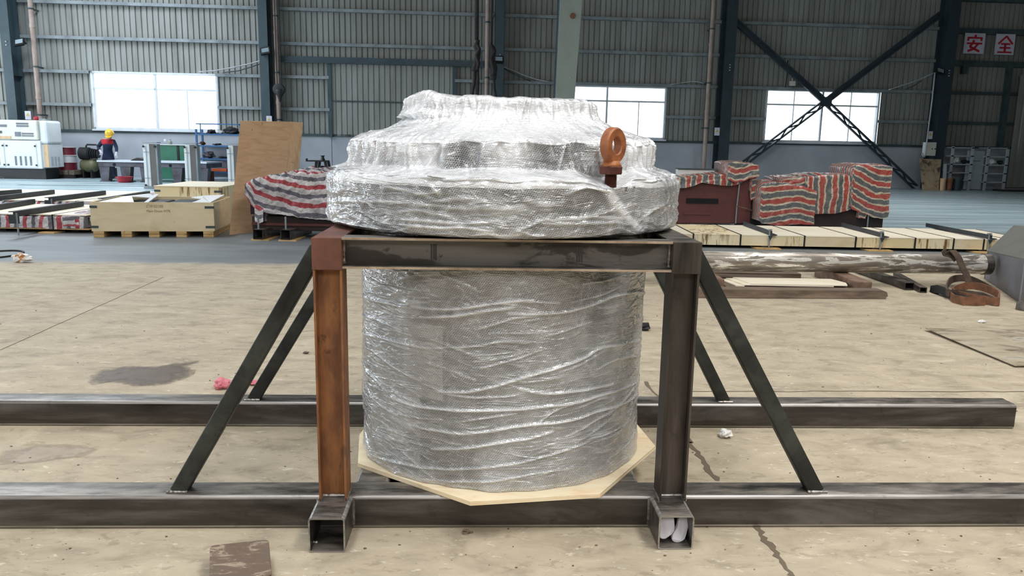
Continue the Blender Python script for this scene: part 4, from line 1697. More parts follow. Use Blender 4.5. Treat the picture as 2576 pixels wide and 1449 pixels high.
# eye bolt
eb = Vector((0.357, 2.93, 0))
zz = lambda y: YP(1530, y, 2.93).z
EA = R(48)
T = Matrix.Translation((eb.x + 0.004, eb.y, zz(366))) @ Matrix.Rotation(EA, 4, 'Z')
m = MB(T)
ro, ri, th = 0.066, 0.031, 0.019
m2 = []
n = 40
prof2 = [(ri, -th + 0.004), (ri + 0.004, -th), (ro - 0.006, -th), (ro, -th + 0.006), (ro, th - 0.006), (ro - 0.006, th), (ri + 0.004, th), (ri, th - 0.004)]
vs, fs = [], []
for r_, y_ in prof2:
    for k in range(n):
        a = 2 * math.pi * k / n
        vs.append((r_ * math.cos(a) * 0.94, y_, r_ * math.sin(a) * 1.0))
M8 = len(prof2)
for i in range(M8):
    for k in range(n):
        l, j = (k + 1) % n, (i + 1) % M8
        fs.append((i * n + k, i * n + l, j * n + l, j * n + k))
m.add(vs, fs)
ebo = build('eye_bolt', MB(), M_eye, mach, label='rust-orange lifting eye bolt standing on the flange')
build('ring', m, M_eye, ebo, smooth='auto')
m = MB(Matrix.Translation((eb.x, eb.y, 0)) @ Matrix.Rotation(R(20), 4, 'Z'))
m.lathe([(0.044, zz(438)), (0.046, zz(436)), (0.046, zz(420)), (0.043, zz(418))], (0, 0, 0), 6)
build('collar', m, M_thread, ebo)
m = MB()
m.lathe([(0.040, zz(419)), (0.034, zz(412)), (0.030, zz(404))], (eb.x, eb.y, 0), 14)
build('weld_neck', m, M_eye, ebo, smooth=True)
m = MB()
z = zz(470)
pr = []
while z < zz(437):
    pr += [(0.0235, z), (0.0205, z + 0.0025)]
    z += 0.005
m.lathe(pr, (eb.x, eb.y, 0), 20)
build('thread', m, M_thread, ebo)

def rounded_outline(P, n=4):
    Q = smooth_line([(p.x, p.z) for p in P + P[:1]], n)[:-1]
    return [Vector((a, P[0].y, b)) for a, b in Q]


# folded paper in the right stub tube: two tongues leaning back into the tube
for lab, L in (('left folded paper sheet stuffed in the right stub tube', [(1660, 1309), (1659, 1350), (1664, 1360), (1676, 1361), (1689, 1349), (1697, 1337), (1690, 1309)]),
               ('right folded paper sheet stuffed in the right stub tube', [(1706, 1324), (1703, 1338), (1692, 1352), (1691, 1363), (1700, 1370), (1713, 1369), (1723, 1360), (1735, 1324), (1734, 1314), (1716, 1309)])):
    P = [YP(x, y, 2.775) for x, y in L]
    zl, zh = min(p.z for p in P), max(p.z for p in P)
    P = [Vector((p.x * (1 + 0.25 * (p.z - zl)), 2.772 + 0.75 * (p.z - zl) - 0.9 * max(0, 0.02 - (p.z - zl)) * -1, p.z)) for p in rounded_outline(P)]
    m = MB()
    m.prism(P, (0, 0.028, 0.0))
    tag(build('paper_sheet', m, M_paper, bevel=0.004), lab, 'paper', 'paper sheets in the stub tube')
for px, py in ((788, 1368), (796, 1372)):
    p = YP(px, py, 2.74)
    m = MB()
    m.lathe([(0.004, 0.0), (0.006, 0.003), (0.004, 0.007)], (p.x, 2.74, 0.0075), 7)
    tag(build('pebble', m, M_trash, smooth=True), 'left pebble inside the left stub tube' if px < 790 else 'right pebble inside the left stub tube', 'pebble')

# ------------------------------------------------------------------ things near on the floor
# rusty cap plate at the lower edge: rounded plan, open arch on the near side
zt = 0.075
c4 = [G(526, 1456, zt), G(528, 1372, zt), G(676, 1356, zt), G(684, 1447, zt)]


def rounded(P, r, n=4):
    out = []
    for i in range(len(P)):
        a, b, c = P[i - 1], P[i], P[(i + 1) % len(P)]
        u, w = (a - b).normalized(), (c - b).normalized()
        A, B = b + u * r, b + w * r
        for k in range(n + 1):
            t = k / n
            out.append((A * (1 - t) * (1 - t) + b * 2 * t * (1 - t) + B * t * t))
    return out


def capmat():
    t = NT('scuffed_brown_plate')
    n = t.noise(9, t.mapping((1, 2.2, 1), (0, 0, 0.35)), 6, 0.7, 1.2)
    col = t.ramp(n, [(0.46, lin(108, 92, 78)), (0.54, lin(118, 100, 86)), (0.58, lin(160, 144, 124)), (0.7, lin(172, 156, 134))])
    return t.set(col, 0.7, 0.1)


cp = thing('steel_offcut', 'scuffed brown steel offcut with rounded corners lying at the lower left edge', 'plate', (c4[0] + c4[2]) / 2 * 1.0)
M_cap = capmat()
m = MB()
rp = rounded(c4, 0.022)
m.prism([(p.x, p.y, zt - 0.006) for p in rp], (0, 0, 0.006))
build('top_plate', m, M_cap, cp, bevel=0.002)
m = MB()
inn = [c4[i].lerp((c4[0] + c4[2]) / 2, 0.06) for i in range(4)]
ri_ = rounded(inn, 0.02)
nn_ = len(rp)
skip = set()
for i in range(nn_):
    j = (i + 1) % nn_
    mid = (rp[i] + rp[j]) / 2
    near = mid.y < (c4[0].y + c4[3].y) / 2 + 0.012 and mid.x > c4[0].x + 0.03 and mid.x < c4[3].x - 0.004
    z0 = zt - 0.02 if near else 0.0
    m.add([(rp[i].x, rp[i].y, z0), (rp[j].x, rp[j].y, z0), (rp[j].x, rp[j].y, zt - 0.006), (rp[i].x, rp[i].y, zt - 0.006),
           (ri_[i].x, ri_[i].y, z0), (ri_[j].x, ri_[j].y, z0), (ri_[j].x, ri_[j].y, zt - 0.006), (ri_[i].x, ri_[i].y, zt - 0.006)],
          [(0, 1, 2, 3), (5, 4, 7, 6), (0, 4, 5, 1), (0, 3, 7, 4), (1, 5, 6, 2)])
build('side_wall', m, M_cap, cp)


def crumple(name, label, cat, c, rx, ry, rz, mat, seed, mat2=None, group=None, part=None):
    bm = bmesh.new()
    bmesh.ops.create_icosphere(bm, subdivisions=3, radius=1)
    for v in bm.verts:
        p = v.co.copy()
        k = 1 + 0.55 * noise.noise(p * 1.6 + Vector((seed, 0, 0))) + 0.35 * abs(noise.noise(p * 4 + Vector((0, seed, 0))))
        v.co = Vector((p.x * rx * k, p.y * ry * k, max(-0.9, p.z) * rz * k))
    zmin = min(v.co.z for v in bm.verts)
    me = bpy.data.meshes.new(name)
    bm.to_mesh(me)
    bm.free()
    me.materials.append(mat)
    if mat2:
        me.materials.append(mat2)
        for f in me.polygons:
            if noise.noise(Vector(f.center) * 22 + Vector((seed, 3, 1))) > 0.12 and abs(f.center.x) < rx * 0.6:
                f.material_index = 1
    o = bpy.data.objects.new(name, me)
    o.location = (c[0], c[1], c[2] - zmin - 0.001)
    COL.objects.link(o)
    ROOTM[o.name] = o.matrix_basis.copy()
    return tag(o, label, cat, group)


p = G(558, 978)
crumple('pink_cloth', 'crumpled pink cloth scrap left of the front brace', 'cloth', p, 0.045, 0.035, 0.03, M_pink, 1)
p = G(636, 968)
crumple('pink_cloth', 'flat pink cloth scrap between the two left braces', 'cloth', p, 0.045, 0.02, 0.014, M_pink, 5)
p = G(1825, 1100)
crumple('plastic_scrap', 'crumpled white plastic scrap between the long tubes on the right', 'litter', p, 0.032, 0.028, 0.02, M_trash, 9)
p = G(56, 660)
crumple('food_wrapper', 'white wrapper with orange print on the floor at far left', 'litter', p, 0.10, 0.06, 0.045, M_trash, 13, M_trasho)
p = G(2470, 812)
crumple('plastic_scrap', 'tiny white scrap on the floor above the thin steel sheet', 'litter', p, 0.03, 0.02, 0.012, M_trash, 15)
p = G(1617, 830)
crumple('dark_scrap', 'dark lump on the floor peeking out right of the wrapped drum', 'litter', p, 0.055, 0.05, 0.03, M_blackrub, 17)
p = G(770, 890)
crumple('stone_chip', 'small chip on the floor left of the orange leg', 'litter', p, 0.018, 0.012, 0.008, M_timber, 19)
# curl of swarf
p = G(1172, 1343)
m = MB()
m.tube([(p.x + 0.014 * math.cos(t * 0.5) * (1 - t * 0.012), p.y + 0.011 * math.sin(t * 0.5), 0.004 + 0.0006 * t) for t in range(20)] + [(p.x + 0.028, p.y + 0.004, 0.006)], 0.0028, 6)
tag(build('swarf_curl', m, M_timber, smooth=True), 'small metal curl on the floor before the front tube', 'swarf')
# black hose ring, cut by the left edge
c = G(-8, 642)
m = MB()
m.tube([(c.x + 0.26 * math.cos(t * math.pi / 16), c.y + 0.36 * math.sin(t * math.pi / 16), 0.012) for t in range(33)], 0.011, 8)
tag(build('hose_loop', m, M_blackrub, smooth=True), 'black hose loop on the floor at the left edge', 'hose')
# concrete grit
m = MB()
rg = random.Random(11)
for k in range(260):
    p = G(rg.uniform(0, 2576), rg.uniform(770, 1440))
    s_ = rg.uniform(0.0015, 0.005) * (0.6 + p.y * 0.13)
    a = rg.uniform(0, 3)
    m.prism([(p.x + s_ * math.cos(a + t) * rg.uniform(0.7, 1.6), p.y + s_ * math.sin(a + t), 0.0) for t in (0, 1.3, 2.6, 3.9, 5.2)], (0, 0, s_ * 0.6))
tag(build('floor_grit', m, M_timber), 'dark grit scattered over the beige concrete', 'grit', kind='stuff')

# thin steel sheet on the floor at right
def sheetmat():
    t = NT('worn_sheet')
    n = t.noise(3.0, t.mapping((0.7, 1.6, 1), (0, 0, 0.4)), 8, 0.65, 0.6)
    col = t.ramp(n, [(0.36, lin(104, 92, 74)), (0.46, lin(172, 160, 138)), (0.58, lin(192, 180, 158)), (0.68, lin(120, 130, 140)), (0.8, lin(96, 106, 116))])
    return t.set(col, 0.5, 0.1)


q = [G(2326, 826, 0.02), G(2553, 921, 0.012), G(2720, 921, 0.012), G(2760, 830, 0.02)]
m = MB()
m.prism([(v.x, v.y, v.z) for v in q], (0, 0, 0.005))
tag(build('steel_sheet', m, sheetmat()), 'thin worn steel sheet lying flat at the right edge', 'sheet')
m = MB()
m.box(q[0].x + 0.3, q[2].x, q[0].y - 0.25, q[0].y - 0.15, 0.0, 0.013)
tag(build('wood_batten', m, M_timber), 'batten under the thin steel sheet', 'wood')

# ------------------------------------------------------------------ right: skid, pipe, sling, hopper
Y8 = 8.0
a, b = G(1755, 750), G(2233, 752)
m = MB()
m.prism([(a.x, a.y, 0), (b.x - 0.04, b.y - 0.02, 0), (b.x, b.y - 0.01, 0.03), (b.x - 0.01, b.y, 0.07), (b.x - 0.06, b.y, 0.085), (a.x, a.y, 0.095)], (0, 0.16, 0))
tag(build('timber_beam', m, M_timber, bevel=0.008), 'long weathered timber on the floor in front of the steel pipe', 'timber')
for px0, px1, pt, pb_, lab in ((1768, 1822, 701, 723, 'timber block under the pipe, left'), (2152, 2194, 705, 738, 'timber block under the pipe, right')):
    yb = 8.17
    x0_, x1_ = YP(px0, 720, yb).x, YP(px1, 720, yb).x
    m = MB()
    m.box(x0_, x1_, yb, yb + 1.15, 0.0, 0.135)
    tag(build('timber_block', m, M_timber_end, bevel=0.01), lab, 'timber')
for (pa, pc, z, lab) in (((1862, 711), (2150, 728), 0.075, 'top pale board lying on the pipe skid'), ((1845, 714), (2115, 730), 0.064, 'second pale board under the top one on the pipe skid'),
                         ((1822, 713), (1880, 725), 0.053, 'lowest pale board end on the pipe skid')):
    A, B = G(pa[0], pa[1], z), G(pc[0], pc[1], z)
    m = MB()
    x0_, x1_ = A.x, B.x
    m.prism([(x0_ + 0.08, 8.22, z), (x1_, 8.22, z), (x1_ + 0.05, 8.38, z), (x1_ - 0.02, 8.62, z), (x0_, 8.62, z)], (0, 0, 0.011))
    tag(build('pale_board', m, M_board_white), lab, 'board', 'pale boards on the pipe skid')
m = MB()
m.box(YP(1824, 720, 8.17).x + 0.02, YP(2150, 720, 8.17).x - 0.03, 8.18, 8.60, 0.0, 0.052)
tag(build('dark_plank', m, M_timber), 'weathered plank bed between the timber blocks', 'plank')
# second pair of planks behind under the pipe
for y0, lab in ((8.85, 'grey plank lying under the steel pipe, nearer'), (9.15, 'grey plank lying under the steel pipe, farther')):
    m = MB()
    m.box(YP(1824, 720, 8.17).x + 0.03, 3.1 + (y0 - 8.85), y0, y0 + 0.2, 0, 0.05)
    tag(build('dark_plank', m, M_timber), lab, 'plank')
# pipe
pa, pb2 = YP(1700, 662, 8.72), YP(2480, 669, 8.80)
rp_ = 0.112
pp = thing('steel_pipe', 'long thick steel pipe with worn white paint and painted-in sheen resting on timber blocks', 'pipe', (3.5, 8.75, 0.25))
z_ = 0.135 + rp_
m = MB()
P0, P1 = Vector((0.9, 8.66, z_)), Vector((pb2.x + 0.05, 8.86, z_))
m.tube([P0, P0.lerp(P1, 0.5), P1], rp_, 28)
build('barrel', m, M_pipe, pp, smooth='auto')
m = MB()
m.tube([P1 - Vector((0.06, 0, 0)), P1 + Vector((0.02, 0, 0))], rp_ + 0.008, 28)
build('end_collar', m, M_steel, pp, smooth='auto')
# dark square tubes
for (p0, p1, w, lab) in ((G(2200, 700), G(2287, 730), 0.1, 'longer dark square tube lying beside the sling'), (G(2278, 712), G(2322, 737), 0.075, 'shorter dark square tube lying beside the sling')):
    m = MB()
    p0.z = p1.z = w * 0.42
    m.rhs(p0 + (p0 - p1) * 0.6, p1, w, w * 0.8, 0.006, 0.006)
    tag(build('square_tube', m, M_steel, smooth='auto'), lab, 'tube', 'dark square tubes by the sling')
p0, p1 = G(2560, 778), G(2680, 800)
p0.z = p1.z = 0.04
m = MB()
m.rhs(p0, p1, 0.08, 0.08, 0.006, 0.006)
tag(build('square_tube', m, M_steel, smooth='auto'), 'dark tube end cut by the right edge', 'tube')
# hopper-like grey plate box
A, B = G(2477, 701), G(2566, 764)
ht = YP(2480, 633, A.y).z
Cc = B + Vector((0.45, 1.0, 0))
Dd = A + Vector((0.9, 0.7, 0))
hp = thing('steel_hopper', 'grey steel plate box with sloped top standing at the right edge', 'box', (B.x, B.y, 0))
m = MB()
zf = YP(2572, 655, B.y).z
m.prism([(A.x, A.y, 0), (B.x, B.y, 0), (B.x, B.y, zf), (A.x, A.y, ht)], (0.012, 0.012, 0))
build('front_plate', m, M_hopper, hp, bevel=0.003)
m = MB()
bx = YP(2550, 569, A.y + 0.55)
e4 = Vector((B.x, B.y, zf)) + (bx - Vector((A.x, A.y, ht)))
m.prism([(B.x, B.y, 0), (e4.x, e4.y, 0), tuple(e4), (B.x, B.y, zf)], (-0.008, 0.012, 0))
build('side_plate', m, M_hopper, hp)
bx = YP(2550, 569, A.y + 0.55)
m = MB()
e4 = Vector((B.x, B.y, zf)) + (bx - Vector((A.x, A.y, ht)))
m.prism([(A.x - 0.01, A.y, ht), (B.x, B.y - 0.01, zf), tuple(e4), tuple(bx)], (0, 0, 0.012))
build('sloped_top', m, paint('hopper_top_paint', lin(112, 111, 106), lin(102, 101, 97), 0.55), hp, fixn=True)
m = MB()
m.prism([(A.x, A.y + 0.012, 0), (bx.x, bx.y, 0), tuple(bx), (A.x, A.y + 0.012, ht)], (0.01, 0, 0))
m.prism([(bx.x, bx.y, 0), (e4.x, e4.y, 0), tuple(e4), tuple(bx)], (0, -0.01, 0))
build('rear_plate', m, M_hopper, hp)

# lifting sling: hangs over the pipe and coils on the floor
sl = thing('lifting_sling', 'rust-brown lifting sling hung over the pipe and coiled on the floor beside the grey box', 'sling', G(2430, 745))
M_sling = paint('brown_sling', lin(94, 78, 66), lin(62, 52, 46), 0.85, 0, 14, 0.3)
M_slingo = paint('orange_brown_sling', lin(138, 94, 66), lin(92, 64, 48), 0.85, 0, 14, 0.3)


def sline(pxs, y0, y1, n=6):
    out = []
    for i, (x, y) in enumerate(pxs):
        out.append(YP(x, y, y0 + (y1 - y0) * i / max(1, len(pxs) - 1)))
    res = []
    for i in range(len(out) - 1):
        for k in range(n):
            res.append(out[i].lerp(out[i + 1], k / n))
    res.append(out[-1])
    for _ in range(3):
        res = [res[0]] + [(res[i - 1] + res[i] * 2 + res[i + 1]) / 4 for i in range(1, len(res) - 1)] + [res[-1]]
    return res


m = MB()
m.ribbon(sline([(2385, 640), (2395, 628), (2410, 645), (2420, 670), (2432, 692), (2438, 712)], 8.62, 8.45), (0.085, 0.03, 0.0), 0.012)
m.ribbon(sline([(2374, 628), (2377, 640), (2395, 643), (2405, 655)], 8.62, 8.60), (0.05, 0.02, 0.03), 0.012)
build('hanging_strap', m, M_sling, sl, smooth='auto')


def loop(name, pts3, w, mat):
    P = [Vector(p) for p in pts3]
    n = len(P)
    res = []
    for i in range(n):
        for k in range(6):
            t = k / 6
            p0, p1, p2, p3 = P[i - 1], P[i], P[(i + 1) % n], P[(i + 2) % n]
            res.append(0.5 * (2 * p1 + (p2 - p0) * t + (2 * p0 - 5 * p1 + 4 * p2 - p3) * t * t + (3 * p1 - p0 - 3 * p2 + p3) * t ** 3))
    res.append(res[0])
    mm = MB()
    ws = []
    for i in range(len(res)):
        ws.append(Vector((0, 0.012, w)))
    mm.ribbon(res, ws, 0.014)
    return build(name, mm, mat, sl, smooth='auto')


g = lambda x, y, z: (lambda v: (v.x, v.y, z))(G(x, y, z))
loop('coil_loop', [g(2382, 735, .07), g(2392, 705, .10), g(2430, 700, .10), g(2470, 715, .08), g(2510, 740, .05), g(2505, 758, .045), g(2470, 745, .05), g(2420, 738, .055)], 0.075, M_sling)
loop('coil_loop', [g(2400, 738, .045), g(2420, 722, .06), g(2460, 720, .07), g(2508, 738, .06), g(2512, 752, .05), g(2500, 758, .045)], 0.08, M_slingo)
m = MB()
m.ribbon([Vector(g(*q)) for q in ((2388, 742, .03), (2400, 752, .04), (2425, 757, .045), (2455, 758, .045), (2478, 757, .045))], (0, 0.012, 0.085), 0.016)
build('strap_end', m, M_slingo, sl, smooth='auto')
m = MB()
m.ribbon([Vector(g(*q)) for q in ((2345, 730, .02), (2362, 728, .055), (2380, 735, .05), (2405, 748, .03), (2440, 758, .02))], (0.02, 0.03, 0.08), 0.05)
build('folded_heap', m, M_blackrub, sl, smooth='auto')

# ------------------------------------------------------------------ right: long low crate with bars
lc = thing('long_crate', 'long low pale wooden crate with dark straps behind the steel pipe', 'crate', (4.5, 12.2, 0))
CY0, CY1, CZ0, CZ1 = 11.85, 13.35, 0.045, 0.205
seams = [1560, 1627, 1744, 1863, 2024, 2153, 2303, 2400, 2476, 2540, 2600]
xs = [YP(q, 600, CY0).x for q in seams]
CT = Matrix.Translation((0, 0, 0))
slope = math.tan(R(0.5))
for i in range(len(xs) - 1):
    m = MB()
    x0_, x1_ = xs[i] + 0.008, xs[i + 1] - 0.008
    m.box(x0_, x1_, CY0, CY0 + 0.02, CZ0, CZ1 - 0.012)
    build('side_board', m, [M_longboard, M_crate][i % 3 == 1], lc)
    m = MB()
    m.box(x0_, x1_, CY1 - 0.02, CY1, CZ0, CZ1 - 0.012)
    build('side_board', m, M_crate, lc)
    m = MB()
    m.box(x0_, x1_, CY0 - 0.004, CY1 + 0.004, CZ1 - 0.012, CZ1)
    build('lid_board', m, M_board_white if i != 2 else M_longboard, lc)
    m = MB()
    xm = xs[i + 1]
    m.box(xm - 0.012, xm + 0.012, CY0 - 0.007, CY0 - 0.003, CZ0, CZ1 + 0.002)
    m.box(xm - 0.012, xm + 0.012, CY0 - 0.007, CY1, CZ1 + 0.001, CZ1 + 0.004)
    build('strap', m, M_black, lc)
m = MB()
m.box(xs[0], xs[-1], CY0 + 0.03, CY1 - 0.03, CZ0, CZ1 - 0.02)
build('inner_fill', m, M_darkbrown, lc)
for i, (p0, p1, lab) in enumerate((((1876, 563), (1953, 590), 'dark angle bar across the crate, leftmost of the three'), ((2122, 566), (2228, 593), 'dark angle bar across the crate, middle of the three'),
                        ((2335, 567), (2468, 592), 'dark angle bar across the crate, rightmost of the three'))):
    A, B = G(p0[0], p0[1], CZ1 + 0.03), G(p1[0], p1[1], CZ1 + 0.03)
    A.z = B.z = CZ1 + 0.035
    B = A + (B - A) * ((CY0 - 0.06 - A.y) / (B.y - A.y))
    br = thing('angle_bar', lab, 'bar', (A + B) / 2, 'angle bars clamped over the long crate')
    m = MB()
    m.sweep([(-0.045, -0.03), (0.045, -0.03), (0.045, -0.018), (-0.033, -0.018), (-0.033, 0.035), (-0.045, 0.035)], A, B)
    build('angle', m, M_fold, br)
    m = MB()
    xx = B.x - 0.06
    m.tube([(xx, B.y + 0.03, 0.03), (xx, B.y + 0.03, CZ1 + 0.08)], 0.012, 8)
    m.cbox((xx, B.y + 0.03, CZ1 + 0.085), 0.05, 0.05, 0.02)
    build('tie_rod', m, M_girt, br)
    m = MB()
    m.prism([(xx - 0.035, B.y - 0.015, CZ1), (xx + 0.035, B.y - 0.015, CZ1), (xx, B.y - 0.015, CZ1 - 0.07)], (0, 0.006, 0))
    build('rod_plate', m, M_fold, br)
    m = MB()
    m.box(xx - 0.22, xx + 0.16, CY0 - 0.12, CY0 + 0.16, 0.0, 0.02)
    tag(build('packing_board', m, M_crate_in), 'pale packing board under the crate below the %s bar' % ('left', 'middle', 'right')[i], 'board', 'packing boards under the long crate')
    m = MB()
    m.box(xx - 0.1, xx + 0.08, CY0 + 0.02, CY1, 0.02, 0.045)
    tag(build('bearer', m, M_fold), 'dark bearer on the packing board below the %s bar' % ('left', 'middle', 'right')[i], 'bearer')


# ------------------------------------------------------------------ striped tarpaulins
def drape(parent, name, stations, mat, axis='x', nf=16, nt=8, nb=4, amp=0.03, seed=0, vstripe=False):
    """stations: (x, y_front, y_back, z_bottom, z_top); shell over front, top, back and both ends.
    uv.x runs along x (upright stripes) or round the section (level stripes)"""
    rows = []
    full = []
    for i in range(len(stations) - 1):
        a, b = stations[i], stations[i + 1]
        n = max(2, int(abs(b[0] - a[0]) / 0.03))
        for k in range(n):
            t = k / n
            full.append([a[j] + (b[j] - a[j]) * t for j in range(5)])
    full.append(list(stations[-1]))
    vs, uvs = [], []
    n = nf + nt + nb
    ends = (0, len(full) - 1)
    for i, (x, y0, y1, z0, z1) in enumerate(full):
        row = []
        s_ = 0.0
        lp = None
        for j in range(n + 1):
            if j <= nf:
                t = j / nf
                hem = 0.03 * noise.noise((x * 3, seed, 2)) if j == 0 else 0
                p = Vector((x, y0 - 0.02 * (1 - t), z0 + hem + (z1 - z0) * t))
            elif j <= nf + nt:
                t = (j - nf) / nt
                p = Vector((x, y0 + (y1 - y0) * t, z1 + 0.02 * math.sin(t * math.pi)))
            else:
                t = (j - nf - nt) / nb
                p = Vector((x, y1, z1 + (z0 - z1) * t))
            if lp is not None:
                s_ += (p - lp).length
            lp = p
            q = p * 3.2
            d_ = amp * (noise.noise(q + Vector((seed, 0, 0))) + 0.6 * abs(noise.noise(q * 2.3 + Vector((0, seed, 0)))) + 0.5 * noise.noise(q * 6) + 0.6 * (0.35 - abs(noise.noise(q * 3.4 + Vector((seed, 7, 0))))))
            vv = p + Vector((d_ * 0.5, -d_ if j <= nf else 0, d_ * (1.0 if j >= nf else 0.35)))
            row.append(len(vs))
            vs.append(vv)
            uvs.append((x + 0.12 * d_, s_) if not vstripe else (s_ + 0.10 * noise.noise((x * 1.1, seed, 1)), x))
        rows.append(row)
    fs = []
    for i in range(len(rows) - 1):
        for j in range(n):
            fs.append((rows[i][j], rows[i + 1][j], rows[i + 1][j + 1], rows[i][j + 1]))
    for e in ends:       # end flaps: strips to the far side
        r_ = rows[e]
        for j in range(nf):
            jb = n - int(j * nb / nf)
            jb2 = n - int((j + 1) * nb / nf)
            f_ = [r_[j], r_[j + 1], r_[jb2], r_[jb]]
            f_ = list(dict.fromkeys(f_))
            if len(f_) > 2:
                fs.append(tuple(f_))
        fs.append(tuple(r_[nf:nf + nt + 1]))
    me = bpy.data.meshes.new(name)
    inv = ROOTM[parent.name].inverted() if parent else Matrix()
    me.from_pydata([inv @ v for v in vs], [], fs)
    uv = me.uv_layers.new(name='UVMap')
    for l in me.loops:
        uv.data[l.index].uv = uvs[l.vertex_index]
    me.materials.append(mat)
    me.shade_smooth()
    o = bpy.data.objects.new(name, me)
    COL.objects.link(o)
    if parent:
        o.parent = parent
        ROOTM[o.name] = ROOTM[parent.name]
    return o


def st(y, dy, pts):
    """pixel stations (x, y_bottom, y_top) on the vertical plane at depth y"""
    out = []
    for x, yb, yt in pts:
        a, b = YP(x, yb, y), YP(x, yt, y)
        out.append((b.x, y, y + dy, a.z, b.z))
    return out


# brown machine 1 (right, nearest the flange)
D1 = 14.6
m1 = thing('tarped_machine', 'dark red-brown machine casting with striped tarpaulin cap just right of the wrapped flange', 'machine', (YP(1800, 540, D1).x, D1, 0), 'tarpaulin covered machines')
m = MB()
P = [YP(x, y, D1 + 0.05) for x, y in ((1650, 563), (1650, 470), (1703, 462), (1775, 458), (1830, 456), (1886, 448), (1889, 470), (1890, 500), (1890, 530), (1888, 563))]
P = [Vector((p.x, p.y, max(0.08, p.z))) for p in P]
m.prism(P, (0, 1.1, 0))
bd = build('casting', m, M_redbrown, m1, bevel=0.02)
m = MB()
a, b = YP(1728, 499, D1), YP(1808, 513, D1)
m.box(a.x, b.x, D1 + 0.03, D1 + 0.06, b.z, a.z)
build('slot', m, M_void, m1)
m = MB()
m.box(YP(1720, 530, D1).x, YP(1790, 530, D1).x, D1 + 0.035, D1 + 0.05, YP(1720, 540, D1).z, YP(1720, 532, D1).z)
build('cast_rib', m, M_redbrown, m1)
m = MB()
q0, q1, q2 = YP(1860, 452, D1), YP(1852, 520, D1), YP(1849, 562, D1)
m.tube([q0 - Vector((0, .04, 0)), q1 - Vector((0, .04, 0)), q2 - Vector((0, .04, 0))], 0.012, 6)
build('tie_rod', m, M_girt, m1)
m = MB()
m.tube([YP(1853, 519, D1 - 0.05), YP(1875, 524, D1 - 0.04), YP(1892, 530, D1)], 0.009, 6)
build('tie_wire', m, M_timber, m1)
m = MB()
m.box(-0.1 + YP(1725, 460, D1).x, YP(1725, 460, D1).x + 0.1, D1 + 0.1, D1 + 0.3, 0, 0.12)
m.box(-0.1 + YP(1880, 460, D1).x, YP(1880, 460, D1).x + 0.1, D1 + 0.1, D1 + 0.3, 0, 0.12)
build('foot', m, M_darkbrown, m1)
drape(m1, 'tarpaulin', st(D1 - 0.03, 1.15, [(1690, 474, 452), (1720, 474, 448), (1745, 468, 444), (1765, 460, 443), (1800, 464, 440), (1828, 467, 442), (1850, 467, 444), (1866, 462, 446)]), M_tarp, seed=1, amp=0.035)
drape(m1, 'tarpaulin', st(D1 - 0.08, 1.0, [(1832, 452, 409), (1850, 460, 408), (1872, 458, 411), (1890, 448, 413), (1911, 444, 416)]), M_tarp, seed=2, amp=0.03, vstripe=True)
drape(m1, 'tarpaulin', st(D1 - 0.02, 0.9, [(1889, 480, 440), (1893, 505, 436), (1903, 500, 432)]), M_tarp, seed=3, amp=0.02, vstripe=True)
m = MB()
a, b = YP(1705, 426, D1 + 0.6), YP(1797, 443, D1 + 0.6)
m.box(a.x, b.x, D1 + 0.6, D1 + 0.8, b.z, a.z)
build('white_bracket', m, M_machw, m1, bevel=0.01)
m = MB()
m.box(a.x, b.x + 0.02, D1 + 0.58, D1 + 0.8, a.z, a.z + 0.02)
build('bracket_lid', m, M_girt_dark, m1)

# brown machine 2
D2 = 14.3
m2 = thing('tarped_machine', 'long machine wholly wrapped in red and grey striped tarpaulin before the braced window', 'machine', (YP(2100, 540, D2).x, D2, 0), 'tarpaulin covered machines')
m = MB()
a, b = YP(2045, 566, D2), YP(2232, 520, D2)
m.box(a.x, b.x, D2 + 0.1, D2 + 1.2, 0.06, b.z)
m.box(a.x + 0.1, b.x - 0.2, D2 + 0.15, D2 + 1.1, b.z, b.z + 0.25)
build('casting', m, M_darkbrown, m2, bevel=0.015)
m = MB()
m.box(YP(1925, 560, D2).x, YP(2045, 560, D2).x, D2 + 0.1, D2 + 1.0, 0.0, 0.5)
build('base_block', m, M_darkbrown, m2)
m = MB()
m.box(a.x + 0.1, a.x + 0.3, D2 + 0.2, D2 + 1.0, 0, 0.08)
m.box(b.x - 0.3, b.x - 0.1, D2 + 0.2, D2 + 1.0, 0, 0.08)
build('foot', m, M_darkbrown, m2)
m = MB()
q = YP(2184, 530, D2)
m.tube([(q.x, D2 - 0.03, 0.05), (q.x, D2 - 0.03, q.z)], 0.012, 6)
build('tie_rod', m, M_girt, m2)
drape(m2, 'tarpaulin', st(D2, 1.2, [(2030, 538, 446), (2050, 540, 444), (2080, 538, 441), (2110, 535, 441), (2140, 530, 442), (2158, 522, 446)]), M_tarp, seed=4, amp=0.03)
drape(m2, 'tarpaulin', st(D2 - 0.06, 1.1, [(1914, 556, 474), (1922, 562, 462), (1950, 566, 460), (1985, 566, 463), (2015, 565, 470), (2035, 566, 477), (2052, 566, 484)]), M_tarp, seed=5, amp=0.035, vstripe=True)
drape(m2, 'tarpaulin', st(D2 + 0.1, 1.1, [(1968, 480, 452), (2000, 475, 448), (2030, 470, 447)]), M_tarp, seed=6, amp=0.03, vstripe=True)
drape(m2, 'tarpaulin', st(D2 - 0.04, 1.1, [(2146, 520, 425), (2152, 528, 416), (2175, 535, 415), (2210, 546, 417), (2232, 550, 419), (2246, 548, 420)]), M_tarp, seed=7, amp=0.03, vstripe=True)
drape(m2, 'tarpaulin', st(D2 - 0.02, 0.3, [(2162, 549, 522), (2178, 549, 524), (2180, 540, 522)]), M_tarp, seed=8, amp=0.01, vstripe=True)

